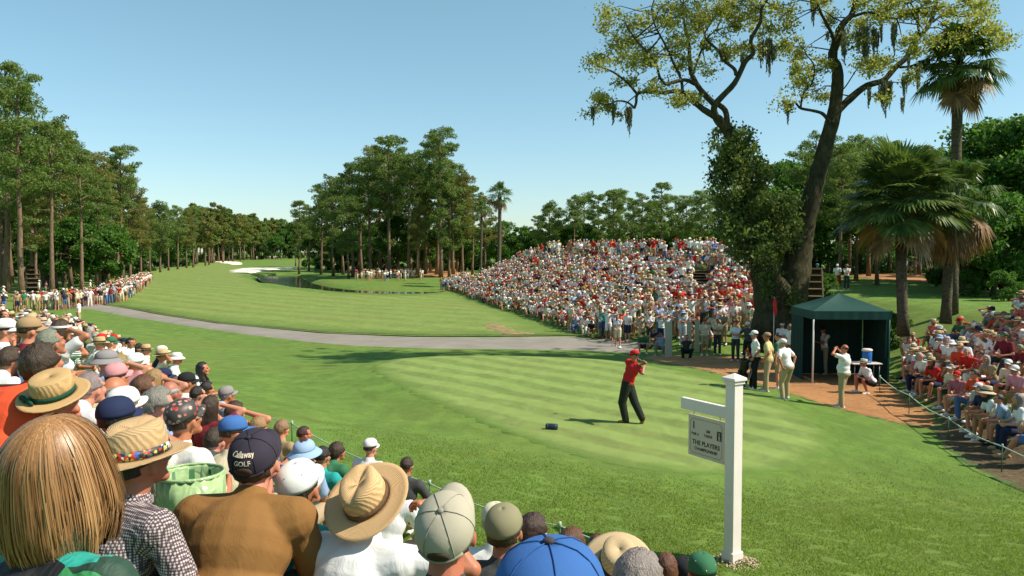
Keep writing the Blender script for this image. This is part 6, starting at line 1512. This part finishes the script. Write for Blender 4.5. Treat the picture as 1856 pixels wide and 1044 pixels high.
def rope_line(pts, hgt, label, nm='gallery_rope', cat='rope', r_=.009, every=1, stakes='stakes of the gallery ropes'):
    Q = []
    for i in range(len(pts) - 1):
        for j in range(10):
            t = j / 10; x = pts[i][0] + (pts[i + 1][0] - pts[i][0]) * t; y = pts[i][1] + (pts[i + 1][1] - pts[i][1]) * t
            za = hf(*pts[i]) + hgt; zb = hf(*pts[i + 1]) + hgt; Q.append((x, y, za + (zb - za) * t - .07 * math.sin(math.pi * t)))
    Q.append((*pts[-1], hf(*pts[-1]) + hgt)); tag(MB().tube(Q, r_, 6).build(nm, M_ROPE), label, cat)
    for x, y in pts:
        s_ = empty('rope_stake', (x, y, hf(x, y))); tag(s_, 'thin green stake holding up a gallery rope', 'stake', stakes)
        mb = MB(); mb.tube([(0, 0, -.1), (0, 0, hgt + .03)], .011, 6); mb.build('rod', M_STK, s_); mb = MB(); mb.tube([(.0, 0, hgt - .01), (0, 0, hgt + .045)], .019, 8); mb.build('rope_clip', M_ROPE, s_)
rope_line([(11.25, 24.2), (10.55, 21.0), (9.95, 18.0), (9.45, 15.2), (9.1, 12)], .52, 'pale green rope strung low in front of the seated right bank', r_=.013)
rope_line([(4.6, 4.9), (2.35, 6.65), (.5, 8.2), (-1.0, 9.55), (-3.4, 12.2), (-5.8, 15.2), (-9, 20.2), (-12.1, 25.3)], .42, 'pale rope running along the outer edge of the left bank', r_=.008)
# red furled flag in front of the oak
fl = empty('furled_flag', (tx(1404, 31), 31, hf(tx(1404, 31), 31))); tag(fl, 'furled bright red flag on a thin pole in front of the oak trunk', 'flag')
mb = MB(); mb.tube([(0, 0, 0), (0, 0, 2.75)], .014, 6); mb.build('pole', M_POLEW, fl)
mb = MB(); mb.tube([(.02, 0, 2.72), (.03, .01, 2.5), (.05, 0, 2.2), (.04, 0, 1.98)], [.03, .065, .075, .03], 10, jit=.15); mb.build('cloth', simple('red_flag_cloth', (.6, .02, .02), .6), fl)
# wooden steps
M_PLANK = simple('weathered_plank', (.17, .12, .065), .85, 5, .35, .4, 40); M_PLANKD = simple('dark_riser', (.05, .035, .02), .9, 4, .3)
def steps(pts, wd, n, label, rise=True):
    o = empty('wooden_steps', pts[0]); tag(o, label, 'steps'); a_ = Vector(pts[0]); b_ = Vector(pts[1]); hd = (b_ - a_); ang = math.atan2(hd.y, hd.x); RZ = Matrix.Rotation(ang, 4, 'Z')
    for i in range(n):
        t = (i + .5) / n; c = a_.lerp(b_, t) - a_; st = (b_ - a_).length / n
        mb = MB(); mb.box(c, (st * .62, wd, .05), RZ, bev=.005); mb.build('tread', M_PLANK, o)
        mb = MB(); mb.box(c + RZ.to_3x3() @ Vector((st * .31, 0, -.12)), (.03, wd * .98, .22 + hd.z / n * .6), RZ); mb.build('riser', M_PLANKD, o)
    for s2 in (-1, 1):
        mb = MB(); off_ = RZ.to_3x3() @ Vector((0, s2 * (wd / 2 + .03), -.12)); mb.tube([off_, (b_ - a_) + off_], .07, 4, sm=False); mb.build('stringer', M_PLANKD, o)
def spt(px, y, up=.1): x = tx(px, y); return (x, y, hf(x, y) + up)
p0 = spt(1468, 42, .15); p1 = at(1466, 482, 50); steps((p0, (p1.x, p1.y, max(p1.z, hf(p1.x, p1.y) + .1))), 1.4, 8, 'broad wooden steps climbing the bank just right of the oak trunk')
p0 = spt(1271, 46.5, .2); p1 = spt(1271, 54, .25); steps((p0, p1), 1.25, 9, 'wooden aisle steps running up through the packed far bank')
p0 = spt(60, 84, .2); p1 = at(59, 478, 90); steps((p0, (p1.x, p1.y, max(p1.z, hf(p1.x, p1.y) + .1))), 1.2, 7, 'small brown wooden steps among the trunks of the left wood')
# lamp posts
M_GLOBE = simple('lamp_globe', (.75, .68, .60), .3)
for px, py, y, nb, lb in ((1665, 443, 82, 2, 'twin-globe lamp post beyond the clipped hedge'), (1587, 462, 88, 1, 'single-globe lamp post beyond the clipped hedge')):
    x = tx(px, y); z = hf(x, y); top = at(px, py, y).z - z; o = empty('lamp_post', (x, y, z)); tag(o, lb, 'lamp post')
    mb = MB(); mb.tube([(0, 0, 0), (0, 0, top)], [.06, .04], 8); mb.build('post', M_POLE, o)
    for q in range(nb): mb = MB(); add_ell(mb, ((q - .5) * .55 if nb == 2 else 0, 0, top + .1), (.2, .2, .2)); mb.build('globe', M_GLOBE, o)
    if nb == 2: mb = MB(); mb.tube([(-.28, 0, top), (.28, 0, top)], .03, 6); mb.build('crossarm', M_POLE, o)
# ------------------------------------------------------------------ green bin with liner
by_ = 4.25; bx_ = tx(338, by_); bz_ = hf(bx_, by_); rimz = at(338, 858, by_).z - bz_
bn = empty('litter_bin', (bx_, by_, bz_)); bn.scale = (.76, .76, 1); tag(bn, 'open green mesh litter bin lined with a green plastic bag among the spectators', 'litter bin')
M_BIN = simple('bin_green', (.03, .12, .04), .5, 6, .2)
m = NT('green_film'); m.rough(.22); m.b.inputs['Transmission Weight'].default_value = .0; m.color(m.mix(m.noise(6, 4, .7, vec=m.objc()), (.16, .28, .09), (.46, .60, .32))); m.bump(m.noise(7, 2, .5, vec=m.objc(), dist=1), .5, .04); M_BAGF = m.m
mb = MB(); mb.lathe([(.15, 0), (.215, rimz - .02), (.218, rimz - .02), (.153, 0)], n=32); mb.build('basket', M_BIN, bn)
mb = MB(); mb.lathe([(.232, rimz - .005), (.238, rimz + .006), (.226, rimz + .014), (.220, rimz + .004), (.232, rimz - .005)], n=36); mb.build('rim', M_BAGF, bn)
prof = [(.224, rimz - .26), (.232, rimz - .12), (.228, rimz + .006), (.212, rimz - .01), (.205, rimz - .15), (.17, rimz - .34), (.02, rimz - .40)]; mb = MB(); n = 48; vs = []
for r_, z_ in prof:
    for k_ in range(n): a_ = 2 * math.pi * k_ / n; q_ = r_ * (1 + .03 * math.sin(k_ * 2.7) + .02 * math.sin(k_ * 5.1)); vs.append((q_ * math.cos(a_), q_ * math.sin(a_), z_ + (.02 * math.sin(k_ * 1.9) if z_ == prof[0][1] else 0)))
mb.add(vs, [(i * n + k_, i * n + (k_ + 1) % n, (i + 1) * n + (k_ + 1) % n, (i + 1) * n + k_) for i in range(len(prof) - 1) for k_ in range(n)], True); mb.build('liner_bag', M_BAGF, bn)

# ------------------------------------------------------------------ grass blades near the viewer
rg = np.random.default_rng(8); N = 260000
yy = 6.3 + (rg.random(N) ** 1.5) * 11.5; xx = yy * rg.uniform(-.26, .70, N)
dn = sdist(xx, yy, NEAR_TOE); dt = closed_dist(xx, yy, TEE); ok = (dn < .9) & (dt < -.12) & (xx < 9.0)
cl = np.sin(xx * 7.1 + np.sin(yy * 5.3) * 2) * np.sin(yy * 6.3 + xx * 2.1); ok &= (cl > -.75); ok &= rg.random(N) < np.clip((17.2 - yy) / 7, 0, 1) * np.clip((xx / yy + .26) / .12, 0, 1) * np.clip(-(dt + .1) / .8, 0, 1); xx = xx[ok]; yy = yy[ok]; n = len(xx); zz = h(xx, yy)
hh = rg.uniform(.012, .034, n) * (1 + .2 * np.sin(xx * 3) * np.sin(yy * 2)); a_ = rg.uniform(0, 6.28, n); w_ = .0035 + .00025 * yy; le = rg.normal(size=(n, 2)) * .018
V = np.stack([np.stack([xx - np.cos(a_) * w_, yy - np.sin(a_) * w_, zz], 1), np.stack([xx + np.cos(a_) * w_, yy + np.sin(a_) * w_, zz], 1), np.stack([xx + le[:, 0], yy + le[:, 1], zz + hh], 1)], 1).reshape(-1, 3)
M_GB = leaf_mat('grass_blades', (.12, .185, .03), (.18, .25, .045), (.25, .31, .075), trans=.45, clump=.5)
tag(link('grass', mesh_np('grass', V, np.arange(3 * n).reshape(n, 3)), mat=M_GB), 'coarse green grass blades on the near slope around the signpost', 'grass', kind='stuff')
# ------------------------------------------------------------------ labels that only position tells apart
_by = {}
for o in SC.objects:
    if o.parent is None and o.get('label'): _by.setdefault(o['label'], []).append(o)
for lb_, os_ in _by.items():
    if len(os_) == 2:
        os_.sort(key=lambda o: o.location.x / max(1, o.location.y))
        os_[0]['label'] = lb_ + ', left one'; os_[1]['label'] = lb_ + ', right one'
# ------------------------------------------------------------------ light, sky, camera
SUN_EL = R(47); SUN_AZ = Vector((.985, -.17, 0)).normalized()
sd = Vector((SUN_AZ.x * math.cos(SUN_EL), SUN_AZ.y * math.cos(SUN_EL), math.sin(SUN_EL)))
L = bpy.data.lights.new('sun', 'SUN'); L.energy = 4.6; L.angle = R(.5); L.color = (1, .90, .76)
lo = bpy.data.objects.new('sun', L); COL.objects.link(lo); lo.rotation_euler = sd.to_track_quat('Z', 'Y').to_euler(); lo.location = (30, -10, 60)
W = bpy.data.worlds.new("World"); SC.world = W; W.use_nodes = True
nt = W.node_tree; bg = nt.nodes['Background']
sky = nt.nodes.new('ShaderNodeTexSky'); sky.sky_type = 'NISHITA'; sky.sun_disc = False
sky.sun_elevation = SUN_EL; sky.sun_rotation = math.atan2(SUN_AZ.x, SUN_AZ.y)
sky.air_density = 1.0; sky.dust_density = .35; sky.ozone_density = .7; sky.altitude = 0
mx = nt.nodes.new('ShaderNodeMix'); mx.data_type = 'RGBA'; mx.blend_type = 'MULTIPLY'; mx.inputs[0].default_value = 1
mx.inputs[7].default_value = (.79, .97, .84, 1)
tcn = nt.nodes.new('ShaderNodeTexCoord'); sxn = nt.nodes.new('ShaderNodeSeparateXYZ'); rpn = nt.nodes.new('ShaderNodeValToRGB')
nt.links.new(tcn.outputs['Generated'], sxn.inputs[0]); nt.links.new(sxn.outputs[2], rpn.inputs[0])
rpn.color_ramp.elements[0].position = 0.0; rpn.color_ramp.elements[0].color = (.66, .76, .85, 1)
rpn.color_ramp.elements[1].position = .42; rpn.color_ramp.elements[1].color = (.85, 1.07, .86, 1)
nt.links.new(rpn.outputs[0], mx.inputs[7])
nt.links.new(sky.outputs[0], mx.inputs[6]); nt.links.new(mx.outputs[2], bg.inputs[0]); bg.inputs[1].default_value = .115
cam = bpy.data.cameras.new('camera'); co = bpy.data.objects.new('camera', cam); COL.objects.link(co)
cam.lens = 28; cam.sensor_width = 36; cam.clip_start = .05; cam.clip_end = 6000
co.location = (0, 0, CAMZ); co.rotation_euler = (math.pi / 2 - PITCH, 0, 0)
SC.camera = co
SC.view_settings.view_transform = 'Standard'; SC.view_settings.look = 'None'; SC.view_settings.exposure = .62; SC.view_settings.gamma = 1
SC.cycles.max_bounces = 6; SC.cycles.transparent_max_bounces = 8; SC.cycles.use_denoising = True
